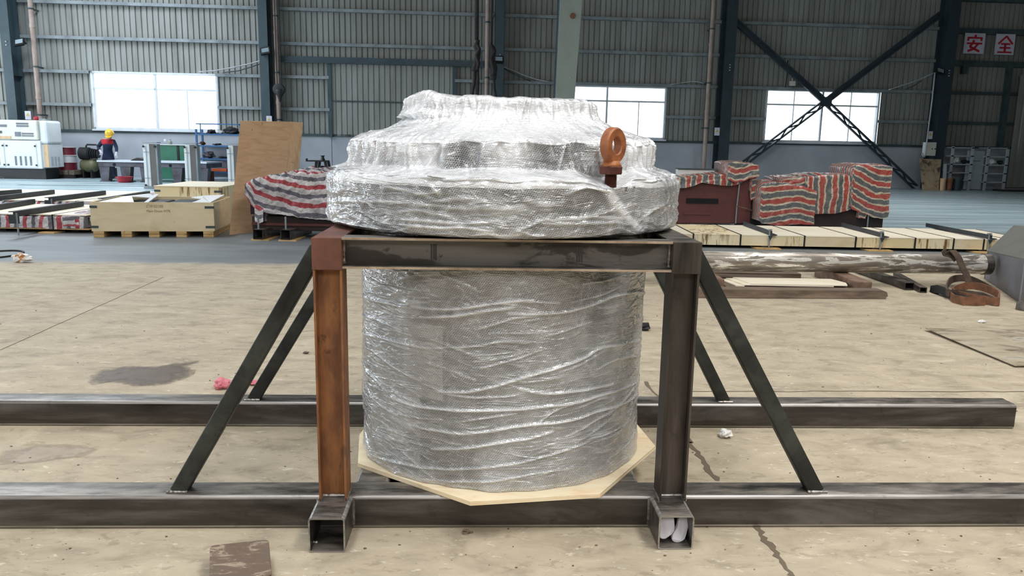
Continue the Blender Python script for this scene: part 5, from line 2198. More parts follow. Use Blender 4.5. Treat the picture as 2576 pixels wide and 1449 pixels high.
# tarped machine on the left
D3 = 12.3
m3 = thing('tarped_machine', 'machine under pale red and grey striped tarpaulin left of the wrapped flange', 'machine', (YP(760, 580, D3).x, D3, 0), 'tarpaulin covered machines')
m = MB()
a, b = YP(648, 575, D3), YP(900, 545, D3)
m.box(a.x, b.x, D3 - 0.25, D3 + 0.4, 0.12, 0.34)
build('base_casting', m, M_darkbrown, m3, bevel=0.01)
m = MB()
m.box(a.x, b.x, D3 - 0.28, D3 - 0.25, 0.2, 0.24)
build('base_flange', m, M_redbrown, m3)
m = MB()
m.box(a.x - 0.1, b.x - 0.1, D3 + 0.0, D3 + 0.4, 0.34, 0.75)
build('body_block', m, M_darkbrown, m3)
drape(m3, 'tarpaulin', st(D3 - 0.35, 0.8, [(615, 492, 470), (622, 500, 463), (640, 527, 458), (660, 533, 455), (690, 540, 450), (710, 543, 440), (735, 545, 432), (770, 548, 431), (800, 552, 431), (830, 556, 431), (870, 556, 433), (905, 556, 440)]),
      M_tarp2, seed=9, amp=0.07, vstripe=True, nf=22)
drape(m3, 'tarpaulin', st(D3 - 0.4, 0.2, [(640, 560, 518), (650, 565, 520), (662, 560, 530)]), M_tarp2, seed=10, amp=0.02, vstripe=True)
for px, lab in ((649, 'left'), (718, 'right')):
    p0 = YP(px, 597, 11.72)
    m = MB()
    m.rhs((p0.x, 11.72, 0.095), (p0.x + 0.10, 12.6, 0.095), 0.155, 0.15, 0.008, 0.012)
    build('support_tube', m, M_steel, m3, smooth='auto')
    m = MB()
    m.box(p0.x - 0.11, p0.x + 0.16, 11.72, 12.3, 0.0, 0.018)
    tag(build('packing_board', m, M_crate_in), 'pale packing board under the %s square tube of the tarped machine' % lab, 'board', 'packing boards under the tarped machine')
    m = MB()
    q = YP(px + 0, 545, 11.8)
    m.tube([(q.x, 11.8, 0.17), (q.x, 11.8, q.z)], 0.014, 6)
    build('tie_rod', m, M_girt, m3)

# leaning plywood sheets
A, B = G(577, 592), G(577, 592)
A = G(577, 591)
tl, tr_ = YP(605, 304, A.y + 0.6), YP(733, 307, A.y + 1.5)
Bx = G(706, 577)
pl = thing('plywood_sheet', 'tall brown plywood sheet leaning behind the tarped machine', 'sheet', (A.x, A.y, 0))
m = MB()
br_ = Vector((Bx.x, Bx.y, 0))
m.prism([A, br_, tr_, tl], (0, 0.018, 0.004))
build('panel', m, M_ply, pl)
tr2, br2 = YP(763, 309, A.y + 1.72), G(738, 572)
m = MB()
m.prism([br_ + Vector((-.02, -.02, 0)), br2 + Vector((0, -.02, 0)), tr2 + Vector((0, -.03, 0)), tr_ + Vector((-.02, -.03, 0))], (0, 0.02, 0.004))
build('edge_board', m, M_ply_edge, pl)

# ------------------------------------------------------------------ left crates
def crate(label, x0, x1, y0, y1, z0, z1, yaw, open_top, clips=True, blocks=5, mat=None, group='pale plywood crates'):
    T = Matrix.Translation((x0, y0, 0)) @ Matrix.Rotation(yaw, 4, 'Z')
    w, d_, t = x1 - x0, y1 - y0, 0.02
    mat = mat or M_crate
    c = thing('plywood_crate', label, 'crate', M=T, group=group)
    for nm, bx_ in (('front_panel', (0, w, 0, t)), ('rear_panel', (0, w, d_ - t, d_)), ('side_panel', (0, t, t, d_ - t)), ('side_panel', (w - t, w, t, d_ - t))):
        m = MB(T)
        m.box(bx_[0], bx_[1], bx_[2], bx_[3], z0, z1)
        build(nm, m, mat, c, bevel=0.003)
    m = MB(T)
    m.box(t, w - t, t, d_ - t, z0, z0 + t)
    build('floor_panel', m, mat, c)
    if not open_top:
        m = MB(T)
        m.box(-0.01, w + 0.01, -0.01, d_ + 0.01, z1, z1 + 0.016)
        build('lid', m, M_board_white, c)
    for k in range(blocks):
        xx = 0.02 + (w - 0.19) * k / (blocks - 1)
        for zz_ in (0.0, z0 * 0.52):
            m = MB(T)
            m.box(xx, xx + 0.15, 0.0, d_, zz_ + 0.002, zz_ + z0 * 0.48)
            build('skid', m, M_crate_in, c)
    if clips:
        for sx in (0, 1):
            for zz_ in (z0 + 0.05, z1 - 0.09):
                m = MB(T)
                m.box(w - 0.13 if sx else -0.004, w + 0.004 if sx else 0.10, -0.005, -0.001, zz_, zz_ + 0.035)
                if sx:
                    m.box(w + 0.0, w + 0.004, -0.005, 0.03, zz_, zz_ + 0.035)
                build('corner_clip', m, M_girt_dark, c)
    return c, T


a, b = G(232, 597), G(541, 597)
za = YP(232, 508, a.y).z
yaw = math.atan2(b.y - a.y, b.x - a.x)
cr1, CT1 = crate('open pale crate with handwriting and grey castings inside, on timber skids', a.x, a.x + (b - a).length, a.y, a.y + 1.3, 0.09, za + 0.0, yaw, True)
wd = (b - a).length
zt = za
# castings inside
for (x0, x1, y0, y1) in ((0.35, 0.95, 0.25, 1.1), (0.98, 1.5, 0.2, 1.15)):
    m = MB(CT1)
    m.box(x0, x1, y0, y1, 0.14, zt - 0.035)
    tag(build('grey_casting', m, M_fold, bevel=0.03), 'dark grey casting packed in the %s of the open crate' % ('left half' if x0 < 0.5 else 'right half'), 'casting')
M_foil = paint('white_packing_film', lin(240, 242, 244), lin(222, 226, 230), 0.35, 0, 8, 0.3)
for pts, lab in (([(0.05, 0.03), (0.62, 0.03), (0.45, 0.5), (0.7, 0.9), (0.5, 1.25), (0.1, 1.2)], 'white packing film over the left of the open crate'),
                 ([(1.45, 0.04), (1.7, 0.1), (1.7, 1.2), (1.35, 1.2), (1.25, 0.85), (1.5, 0.5)], 'white packing film over the right of the open crate'),
                 ([(0.75, 0.02), (0.80, 0.02), (0.66, 1.2), (0.60, 1.2)], 'white edge of film across the middle of the open crate')):
    m = MB(CT1)
    m.prism([(x, y, zt - 0.02 + 0.05 * noise.noise((x * 3, y * 3, 1)) + (0.03 if y > 0.3 else 0)) for x, y in pts], (0, 0, 0.012))
    tag(build('packing_film', m, M_foil), lab, 'film', 'packing film in the open crate')
# handwriting
def text(body, size, T, mat, parent, name='handwriting'):
    cu = bpy.data.curves.new(name, 'FONT')
    cu.body = body
    cu.size = size
    cu.extrude = 0.0008
    cu.materials.append(mat)
    cu.shear = 0.12
    tmp_ = bpy.data.objects.new(name, cu)
    COL.objects.link(tmp_)
    bpy.context.view_layer.update()
    me_ = bpy.data.meshes.new_from_object(tmp_.evaluated_get(bpy.context.evaluated_depsgraph_get()))
    bpy.data.objects.remove(tmp_)
    o = bpy.data.objects.new(name, me_)
    COL.objects.link(o)
    o.parent = parent
    o.matrix_basis = ROOTM[parent.name].inverted() @ T
    return o


M_ink = paint('pencil_ink', lin(150, 134, 108), lin(138, 122, 98), 0.8)
for body, px, py, sz in (('C10 02105', 361, 523, 0.055), ('Main Drum MTR', 362, 535, 0.05)):
    q = YP(px, py, a.y + 0.02)
    lx = (q.x - a.x)
    text(body, sz, CT1 @ Matrix.Translation((lx, -0.004, q.z)) @ Matrix.Rotation(R(90), 4, 'X'), M_ink, cr1)

# closed crate behind
yb = 13.75
a2, b2 = YP(388, 469, yb), YP(556, 470, yb)
crate('closed pale crate with white lid standing behind the open crate', a2.x, b2.x, yb, yb + 1.6, 0.09, a2.z, R(1), False, mat=M_longboard, blocks=4)

# ------------------------------------------------------------------ left pallets wrapped in tarpaulin, channel bars on top
def pallet(label, x0, x1, y0, y1, z0, z1, seed):
    p = thing('tarped_pallet', label, 'pallet', ((x0 + x1) / 2, y0, 0), 'tarpaulin wrapped low pallets')
    m = MB()
    m.box(x0 - 0.02, x1 + 0.03, y0 - 0.03, y1, z0 - 0.02, z0)
    build('base_board', m, M_crate_in, p)
    m = MB()
    m.box(x0, x1, y0 + 0.05, y1 - 0.05, z0, z1 - 0.03)
    build('load', m, M_darkbrown, p)
    n = int((x1 - x0) / 0.62)
    for k in range(n):
        m = MB()
        xa, xb = x0 + (x1 - x0) * k / n, x0 + (x1 - x0) * (k + 1) / n - 0.01
        m.box(xa, xb, y0 - 0.0, y1, z1 - 0.004, z1 + 0.012)
        build('top_board', m, M_board_white, p)
    m = MB()
    for xx in (x0 + 0.15, (x0 + x1) / 2, x1 - 0.35):
        m.box(xx, xx + 0.12, y0 + 0.15, y1 - 0.1, 0.0, z0 - 0.02)
    build('bearer', m, M_darkbrown, p)
    drape(p, 'tarpaulin', [(x0 - 0.02, y0 - 0.02, y0 + 0.1, z0, z1 - 0.03), (x1 - 0.3, y0 - 0.02, y0 + 0.1, z0, z1 - 0.03), (x1 - 0.05, y0 + 0.0, y0 + 0.3, z0 + 0.0, z1 - 0.02), (x1 + 0.04, y0 + 0.1, y0 + 0.5, z0 + 0.03, z1 - 0.03)],
          M_tarp2, seed=seed, amp=0.022, nf=8)
    drape(p, 'tarpaulin', [(x1 - 0.36, y0 - 0.04, y1, z0 + 0.04, z1 + 0.0), (x1 - 0.12, y0 - 0.02, y1, z0 + 0.03, z1 + 0.015), (x1 + 0.06, y0 + 0.25, y1, z0 + 0.06, z1 - 0.03)], M_tarp2, seed=seed + 1, amp=0.02, vstripe=True)
    m = MB()
    xs_ = x1 - 0.52
    m.box(xs_, xs_ + 0.02, y0 - 0.06, y0 - 0.05, z0 - 0.02, z1 + 0.015)
    m.box(xs_, xs_ + 0.02, y0 - 0.05, y1, z1 + 0.013, z1 + 0.016)
    build('strap', m, M_black, p)
    return p


ya = 12.25
pallet('low striped pallet nearest at the left edge, a channel bar across it', YP(-260, 580, ya).x, YP(220, 560, ya).x, ya, 14.1, 0.075, 0.275, 21)
pallet('low striped pallet in the second row left of the open crate', YP(-330, 520, 14.9).x, YP(262, 510, 14.9).x, 14.9, 17.9, 0.06, 0.275, 31)
pallet('low pale pallet behind the open crate, a thin bar across it', YP(266, 500, 14.8).x, YP(372, 500, 14.8).x, 14.8, 17.4, 0.06, 0.275, 41)
for i, (p0, p1, lab) in enumerate((((28, 540), (205, 513), 'channel bar across the nearest striped pallet'), ((-40, 527), (83, 507), 'short channel bar end left on the nearest pallet'),
                        ((118, 503), (262, 485), 'channel bar on the second row pallet, left of the crates'), ((-20, 501), (133, 483), 'long channel bar at the left edge on the second row'),
                        ((-40, 489), (51, 482), 'farthest channel bar at the left edge'), ((252, 505), (373, 486), 'thin channel bar behind the open crate'))):
    z_ = 0.33
    A, B = G(p0[0], p0[1], z_), G(p1[0], p1[1], z_)
    A.z = B.z = 0.335
    br = thing('channel_bar', lab, 'bar', (A + B) / 2, 'channel bars on the low pallets')
    m = MB()
    hh_ = 0.042
    m.sweep([(-0.04, -hh_), (0.04, -hh_), (0.04, -hh_ + 0.012), (-0.028, -hh_ + 0.012), (-0.028, hh_ - 0.012), (0.04, hh_ - 0.012), (0.04, hh_), (-0.04, hh_)], A, B)
    build('channel', m, M_fold, br)
    if i in (0, 2):
        m = MB()
        m.box(A.x - 0.02, A.x + 0.13, A.y - 0.04, A.y - 0.02, 0.2, 0.33)
        build('clamp_plate', m, M_fold, br)
        m = MB()
        m.tube([(A.x + 0.12, A.y - 0.06, 0.03), (A.x + 0.12, A.y - 0.06, 0.36)], 0.014, 6)
        build('tie_rod', m, M_girt, br)
m = MB()
q = G(60, 598)
m.box(q.x - 0.1, q.x + 0.15, 12.1, 12.4, 0.0, 0.02)
tag(build('packing_board', m, M_crate_in), 'pale packing board under the nearest striped pallet', 'board')

# ------------------------------------------------------------------ far left: white machine, drum, worker, table, rack
yw = 27.2
x0, x1 = YP(-120, 370, yw).x, YP(102, 370, yw).x
zt_, zb_, zm = YP(60, 302, yw).z, YP(60, 424, yw).z, YP(60, 353, yw).z
zb_ = max(0.2, zb_)
wm = thing('white_machine', 'big white enamelled machine cabinet with louvres at the left edge', 'machine', (x1 - 1, yw, 0))
m = MB()
m.box(x0, x1, yw, yw + 0.95, zb_, zm)
build('lower_cabinet', m, M_machw, wm, bevel=0.02)
m = MB()
m.box(x0, x1 - 0.05, yw - 0.02, yw + 0.95, zm + 0.015, zt_)
build('upper_cabinet', m, M_machb, wm, bevel=0.03)
xe = YP(145, 370, yw + 0.6).x
m = MB()
m.box(x1 - 0.05, xe, yw + 0.05, yw + 0.95, zm - 0.12, zt_ + 0.0)
build('end_hood', m, M_machw, wm, bevel=0.08)
m = MB()
m.box(x1, xe - 0.03, yw + 0.1, yw + 0.95, zb_ + 0.05, zm - 0.12)
build('end_panel', m, M_machw, wm)
m = MB()
m.box(x1 + 0.06, x1 + 0.2, yw + 0.07, yw + 0.1, zb_ + 0.05, zm - 0.13)
build('rust_streak', m, M_ply_edge, wm)
m = MB()
m.box(x0 + 0.1, xe - 0.2, yw + 0.1, yw + 0.9, 0.0, zb_)
build('plinth', m, M_black, wm)
dz = lambda y: YP(60, y, yw).z
dx = lambda x: YP(x, 380, yw).x
for pa, pb_ in ((-60, 11), (18, 92)):
    m = MB()
    m.box(dx(pa), dx(pb_), yw - 0.02, yw, dz(421), dz(360))
    dr = build('door_panel', m, M_machw, wm, bevel=0.01)
    for q in range(4):
        pxs = pa + (pb_ - pa) * (0.25 + 0.17 * q)
        m = MB()
        m.box(dx(pxs), dx(pxs + 4.5), yw - 0.03, yw - 0.02, dz(416), dz(393))
        build('louvre', m, M_greyslot, dr)
    for pxs in (pa + 1, pb_ - 2):
        for yy in (367, 415):
            m = MB()
            m.box(dx(pxs - 2), dx(pxs + 2), yw - 0.04, yw - 0.02, dz(yy + 2), dz(yy - 2))
            build('latch', m, M_black, dr)
for q in range(3):
    m = MB()
    xx = x1 + 0.28 + q * 0.11
    m.box(xx, xx + 0.06, yw + 0.085, yw + 0.1, dz(417), dz(393))
    build('louvre', m, M_greyslot, wm)
m = MB()
m.box(dx(43), dx(57), yw - 0.04, yw - 0.02, dz(343), dz(332))
build('display', m, M_greyslot, wm)
m = MB()
m.box(dx(2), dx(10), yw - 0.04, yw - 0.02, dz(336), dz(330))
build('switch', m, M_girt_dark, wm)
for (pa, pb_, ya_, yb_) in ((48, 78, 309, 313), (48, 78, 315, 319), (60, 89, 334, 338), (60, 89, 340, 343), (5, 24, 314, 320)):
    m = MB()
    m.box(dx(pa), dx(pb_), yw - 0.03, yw - 0.02, dz(yb_), dz(ya_))
    build('label_plate', m, M_greyslot, wm)
m = MB()
m.box(x0, dx(32), yw - 0.035, yw - 0.02, dz(350), dz(343))
build('trim_band', m, M_ply_edge, wm)
for px in (91, 104, 112):
    m = MB()
    q = YP(px, 300, yw + 0.8)
    m.lathe([(0.06, zt_), (0.09, zt_ + 0.04), (0.07, zt_ + (0.14 if px == 91 else 0.06)), (0.02, zt_ + (0.16 if px == 91 else 0.08))], (q.x, yw + 0.8, 0), 10)
    build('top_knob', m, M_redp if px == 91 else M_girt, wm, smooth=True)
# hose loops before the white machine
pts = [G(60, 443), G(78, 434), G(88, 430), G(96, 437), G(108, 444), G(104, 434), G(112, 428), G(110, 440), G(122, 436), G(131, 438)]
m = MB()
m.tube([(p.x, min(p.y, 27.0) - 0.1, 0.05) for p in pts], 0.035, 6)
tag(build('air_hose', m, M_conduit, smooth=True), 'pale air hose tangled before the white machine', 'hose')

# maroon drum on a pallet
yd = 28.75
cxd = YP(167, 400, yd).x
rd = (YP(190, 400, yd).x - YP(144, 400, yd).x) / 2
z0d, z1d = YP(167, 427, yd).z, YP(167, 371, yd).z
z0d = max(z0d, 0.16)
dr = thing('steel_drum', 'maroon steel drum with white middle band right of the white machine', 'drum', (cxd, yd, z0d))
h3 = (z1d - z0d) / 3
for k, mt in ((0, M_drumred), (1, M_drumwhite), (2, M_drumred)):
    m = MB()
    m.lathe([(rd, z0d + h3 * k), (rd, z0d + h3 * (k + 1) - 0.03), (rd + 0.02, z0d + h3 * (k + 1) - 0.015), (rd, z0d + h3 * (k + 1))], (cxd, yd, 0), 24)
    build('band', m, mt, dr, smooth='auto')
m = MB()
m.lathe([(rd + 0.012, z1d), (rd + 0.012, z1d + 0.025), (rd - 0.02, z1d + 0.025), (rd - 0.03, z1d + 0.008)], (cxd, yd, 0), 24)
build('lid', m, M_drumwhite, dr, smooth='auto')
pl_ = thing('pallet', 'flat pallet under the maroon drum', 'pallet', (cxd, yd, 0))
for k in range(5):
    m = MB()
    xx = cxd - 0.55 + k * 0.22
    m.box(xx, xx + 0.18, yd - 0.5, yd + 0.5, 0.13, z0d - 0.001)
    build('deck_board', m, M_timber, pl_)
for yy in (-0.5, -0.06, 0.38):
    m = MB()
    m.box(cxd - 0.53, cxd + 0.5, yd + yy, yd + yy + 0.12, 0, 0.13)
    build('runner', m, M_darkbrown, pl_)

# air compressor: olive tank, black motor with handle
yk = 28.3
P_ = lambda x, y: YP(x, y, yk)
ck = thing('air_compressor', 'black motor compressor on an olive tank beside the maroon drum', 'machine', (P_(218, 400).x, yk, 0))
yk = 28.75
m = MB()
zc_, rc_ = P_(218, 412).z, (P_(218, 398).z - P_(218, 430).z) / 2
rc_ = 0.24
xa, xb = P_(202, 400).x, P_(246, 400).x
m.lathe([(0.08, xa), (rc_ * 0.8, xa + 0.06), (rc_, xa + 0.14), (rc_, xb - 0.14), (rc_ * 0.8, xb - 0.06), (0.08, xb)], (0, yk, 0.45), 20, 'x')
build('tank', m, M_olive, ck, smooth='auto')
m = MB()
m.lathe([(0.12, xa + 0.0), (0.22, xa + 0.06), (0.22, xa + 0.38), (0.14, xa + 0.42)], (0, yk - 0.05, 0.88), 14, 'x')
build('motor', m, M_blackrub, ck, smooth='auto')
m = MB()
for k in range(5):
    q = xa + 0.40 + 0.07 * k
    m.lathe([(0.2 - 0.012 * k, q), (0.2 - 0.012 * k, q + 0.03)], (0, yk - 0.05, 0.87), 14, 'x')
build('cooling_fins', m, M_black, ck)
m = MB()
m.lathe([(0.27, -0.04), (0.30, -0.02), (0.30, 0.02), (0.27, 0.04)], (xb - 0.2, yk - 0.12 - yk, 0.90), 18, 'y')
mm_ = [Vector(v) for v in m.v]
m.v = [Vector((v.x, v.y + 0, v.z)) for v in mm_]
m.T = Matrix.Translation((0, yk, 0))
build('flywheel', m, M_blackrub, ck, smooth='auto')
m = MB()
hz = 1.05
m.tube([(xa + 0.22, yk, 0.9), (xa + 0.25, yk, hz + 0.1), (xa + 0.28, yk, hz + 0.14), (xa + 0.62, yk, hz + 0.14), (xa + 0.66, yk, hz + 0.1), (xa + 0.68, yk, 0.9)], 0.028, 8)
build('handle', m, M_black, ck, smooth=True)
for xx in (xa + 0.15, xb - 0.2):
    m = MB()
    m.box(xx, xx + 0.05, yk - 0.2, yk + 0.2, 0.0, 0.3)
    build('foot', m, M_black, ck)
m = MB()
m.box(xa + 0.05, xb - 0.05, yk - 0.1, yk + 0.1, 0.66, 0.72)
build('saddle', m, M_olive, ck)
m = MB()
m.box(xa + 0.1, xb + 0.3, yk + 0.35, yk + 0.75, 0, 0.35)
tag(build('dark_crate', m, M_blackrub, bevel=0.02), 'dark box on the floor behind the compressor', 'box')

yk = 28.3
# cast iron table
yt = 26.6
T_ = lambda x, y, d=yt: YP(x, y, d)
xa, xb = T_(243, 405).x, T_(520, 405).x
ztab = T_(300, 404.5).z
tb_ = thing('iron_table', 'heavy cast iron work table with bright planed top before the worker', 'table', ((xa + xb) / 2, yt, 0))
m = MB()
m.box(xa, xb, yt, yt + 1.5, ztab - 0.05, ztab)
build('top', m, M_irontop, tb_, bevel=0.01)
m = MB()
m.box(xa + 0.03, xb - 0.03, yt + 0.04, yt + 1.46, ztab - 0.20, ztab - 0.05)
build('apron', m, M_iron, tb_, bevel=0.01)
for px in (247, 300, 350, 430, 495):
    xx = T_(px, 430).x
    m = MB()
    m.prism([(xx, yt + 0.06, ztab - 0.2), (xx + 0.36, yt + 0.06, ztab - 0.2), (xx + 0.30, yt + 0.06, 0.03), (xx + 0.05, yt + 0.06, 0.03)], (0, 0.25, 0))
    build('leg', m, M_iron, tb_)
    m = MB()
    m.box(xx, xx + 0.36, yt + 0.04, yt + 0.36, 0.0, 0.03)
    build('foot_plate', m, M_iron, tb_)
for px in (287, 428):
    m = MB()
    xx = T_(px, 430).x
    m.lathe([(0.05, yt + 0.03), (0.05, yt + 0.05)], (xx, 0, ztab - 0.13), 10, 'y')
    build('bore', m, M_void, tb_)
# things on the table
m = MB()
q = T_(335, 400)
bm_pts = [(-0.35, 0), (-0.25, 0.05), (-0.12, 0.1), (0.02, 0.08), (0.15, 0.05), (0.25, 0.02), (0.3, 0)]
m.prism([(q.x + a, yt + 0.5, ztab + b + 0.001) for a, b in bm_pts], (0, 0.4, 0))
tag(build('tool_heap', m, M_blackrub, bevel=0.02), 'dark heap of cloth and tools on the iron table', 'tools')
vc = thing('small_vise', 'small dark open block standing on the iron table beside the first post', 'vise', (T_(363, 398).x, yt + 0.5, ztab))
for bx_ in ((-0.08, -0.04, 0, 0.13), (0.04, 0.08, 0, 0.13), (-0.08, 0.08, 0.10, 0.13)):
    m = MB()
    q = T_(363, 398)
    m.box(q.x + bx_[0], q.x + bx_[1], yt + 0.5, yt + 0.6, ztab + bx_[2] + 0.001, ztab + bx_[3])
    build('jaw', m, M_girt_dark, vc)
# red basin
q = T_(313, 445, 26.35)
bs = thing('red_basin', 'red plastic basin on the floor under the iron table', 'basin', (q.x, 26.35, 0))
m = MB()
m.lathe([(0.17, 0.0), (0.20, 0.02), (0.255, 0.17), (0.275, 0.175), (0.275, 0.19), (0.25, 0.19), (0.19, 0.03), (0.02, 0.025)], (q.x, 26.35, 0), 24)
build('bowl', m, M_redp, bs, smooth='auto')

# three flanged posts standing in front of the table
for i, (pa, pb_, yt0, yt1, lab) in enumerate(((366, 402, 357, 467, 'leftmost of the three white and brown guide posts'), (468, 501, 359, 461, 'middle of the three white and brown guide posts'), (575, 612, 361, 462, 'rightmost guide post half hidden by the plywood sheet'))):
    yp = 23.4
    A, B = YP(pa, yt1 - 5, yp), YP(pb_, yt1 - 5, yp)
    zt_ = YP(pa, yt0, yp).z
    w = B.x - A.x
    ps = thing('guide_post', lab, 'post', (A.x + w / 2, yp, 0), 'guide posts before the iron table')
    m = MB()
    m.box(A.x + w * 0.08, A.x + w * 0.42, yp, yp + 0.22, 0.06, zt_ - 0.06)
    build('white_rail', m, M_machw, ps, bevel=0.012)
    m = MB()
    m.box(A.x - 0.0, A.x + w * 0.2, yp - 0.03, yp + 0.02, 0.08, zt_ - 0.1)
    build('white_fin', m, M_machw, ps, bevel=0.01)
    m = MB()
    m.box(A.x + w * 0.42, A.x + w * 0.85, yp + 0.01, yp + 0.24, 0.06, zt_ - 0.06)
    build('brown_face', m, paint('brown_grey_face', lin(112, 106, 102), lin(100, 94, 90), 0.4) if i == 0 else bpy.data.materials['brown_grey_face'], ps)
    m = MB()
    m.box(A.x + w * 0.85, A.x + w * 0.97, yp - 0.01, yp + 0.2, 0.06, zt_ - 0.06)
    build('grey_edge', m, M_girt, ps)
    for z0, z1 in ((0.0, 0.06), (zt_ - 0.06, zt_)):
        m = MB()
        m.box(A.x - (0.01 if z0 else 0.03), A.x + w * (1.0 if z0 else 1.05), yp - (0.03 if z0 else 0.06), yp + 0.24, z0 + (0.035 if z0 else 0), z1)
        build('end_flange', m, M_girt, ps, bevel=0.008)
    for z in (zt_ - 0.13, 0.1):
        for fx in (0.0, 0.78):
            m = MB()
            m.lathe([(0.03, yp - 0.07), (0.03, yp + 0.0)], (A.x + w * fx + 0.03, 0, z), 8, 'y')
            build('bolt', m, M_black, ps)
    for z in (zt_ - 0.3, 0.3):
        m = MB()
        m.box(A.x + 0.01, A.x + w * 0.43, yp - 0.035, yp - 0.03, z, z + 0.012)
        build('band', m, M_greyslot, ps)

# green cabinet behind the table
yg = 29.0
A, B = YP(398, 399, yg), YP(472, 366, yg)
gc = thing('green_cabinet', 'green steel cabinet behind the iron table between the guide posts', 'cabinet', ((A.x + B.x) / 2, yg, 0))
zg = B.z
m = MB()
m.box(A.x, B.x - 0.4, yg, yg + 0.6, 0.0, zg)
build('body', m, M_green, gc, bevel=0.01)
m = MB()
m.box(B.x - 0.32, B.x + 0.05, yg, yg + 0.6, 0.0, zg)
build('body', m, M_green, gc, bevel=0.01)
m = MB()
m.box(B.x - 0.4, B.x - 0.32, yg - 0.02, yg + 0.6, 0.0, zg - 0.02)
build('dark_divider', m, M_black, gc)
m = MB()
m.box(A.x - 0.02, B.x + 0.07, yg - 0.03, yg + 0.62, zg, zg + 0.025)
build('top_plate', m, M_machw, gc)
q = YP(428, 358, yg + 0.2)
m = MB()
m.lathe([(0.07, zg + 0.026), (0.075, zg + 0.12), (0.05, zg + 0.15), (0.03, zg + 0.19), (0.035, zg + 0.21)], (q.x, yg + 0.2, 0), 12)
tag(build('bottle', m, paint('grey_green_bottle', lin(150, 152, 140), lin(130, 132, 122), 0.3), smooth='auto'), 'grey bottle with dark neck on the green cabinet', 'bottle')
m = MB()
q = YP(414, 353, 29.55)
m.lathe([(0.02, -0.03), (0.05, -0.02), (0.05, 0.0)], (q.x, 29.6, q.z), 10, 'y')
tag(build('wall_socket', m, M_machw), 'small white round fitting on the wall above the green cabinet', 'fitting')

# blue rack
yr = 28.6
r_ = lambda x, y: YP(x, y, yr)
xa, xb = r_(497, 400).x, r_(612, 400).x
rk = thing('blue_rack', 'blue steel rack with three shelves left of the leaning plywood', 'rack', ((xa + xb) / 2, yr, 0))
ztop = r_(500, 325).z
for xx in (xa, xb):
    for yy in (yr, yr + 0.55):
        m = MB()
        m.box(xx - 0.03, xx + 0.03, yy - 0.03, yy + 0.03, 0, ztop)
        build('upright', m, M_blue, rk)
zs = [r_(550, q).z for q in (337, 366, 399, 432)]
for z in zs:
    m = MB()
    m.box(xa, xb, yr - 0.04, yr + 0.6, z - 0.05, z)
    build('shelf', m, M_blue, rk)
m = MB()
zt2 = r_(550, 311).z
m.box(xa, xb, yr, yr + 0.03, zt2 - 0.04, zt2)
m.box(xa + 0.14, xa + 0.17, yr, yr + 0.03, zs[0], zt2)
m.box(xb - 0.1, xb - 0.07, yr, yr + 0.03, zs[0], zt2)
build('top_rail', m, M_blue, rk)
m = MB()
m.box(xa + 0.05, xb - 0.05, yr + 0.56, yr + 0.58, 0.1, zs[1])
build('back_panel', m, M_plaster, rk)
def lump(name, lab, cat, px, z, w, h, mat, seed, y=yr + 0.2):
    q = YP(px, 350, y)
    return crumple(name, lab, cat, (q.x, y, z + 0.002), w, 0.12, h, mat, seed)


lump('tool_heap', 'small white packet on the top shelf of the blue rack', 'packet', 518, zs[0], 0.07, 0.03, M_trash, 41)
lump('tool_heap', 'dark rounded tool on the top shelf of the blue rack', 'tools', 533, zs[0], 0.12, 0.07, M_blackrub, 42)
lump('tool_heap', 'white carton scrap on the top shelf of the blue rack', 'packet', 554, zs[0], 0.1, 0.06, M_trash, 43)
lump('tool_heap', 'dark heap at the right of the top shelf of the blue rack', 'tools', 582, zs[0], 0.24, 0.12, M_blackrub, 44)
lump('tool_heap', 'orange-brown part on the second shelf of the blue rack', 'tools', 509, zs[1], 0.08, 0.06, M_brownb, 45)
lump('tool_heap', 'flat dark tool on the second shelf of the blue rack', 'tools', 546, zs[1], 0.13, 0.03, M_blackrub, 46)
lump('tool_heap', 'grey cloth heap on the third shelf of the blue rack', 'tools', 524, zs[2], 0.2, 0.1, M_iron, 47)
lump('tool_heap', 'low dark tools at the right of the third shelf of the blue rack', 'tools', 560, zs[2], 0.18, 0.03, M_blackrub, 48)
q0, q1 = r_(533, 428), r_(570, 428)
m = MB()
m.box(q0.x, q1.x, yr, yr + 0.4, zs[3] + 0.001, zs[3] + 0.11)
tag(build('orange_bin', m, M_orange, bevel=0.01), 'orange bin on the bottom shelf of the blue rack', 'bin')
q = YP(523, 440, yr - 0.5)
for k, lab in ((0, 'lower brown wooden block stacked before the blue rack'), (1, 'upper brown wooden block stacked before the blue rack')):
    m = MB()
    m.box(q.x - 0.15, q.x + 0.15, yr - 0.6, yr - 0.3, 0.001 + 0.175 * k, 0.17 + 0.175 * k)
    tag(build('wood_block', m, M_brownb, bevel=0.015), lab, 'wood')

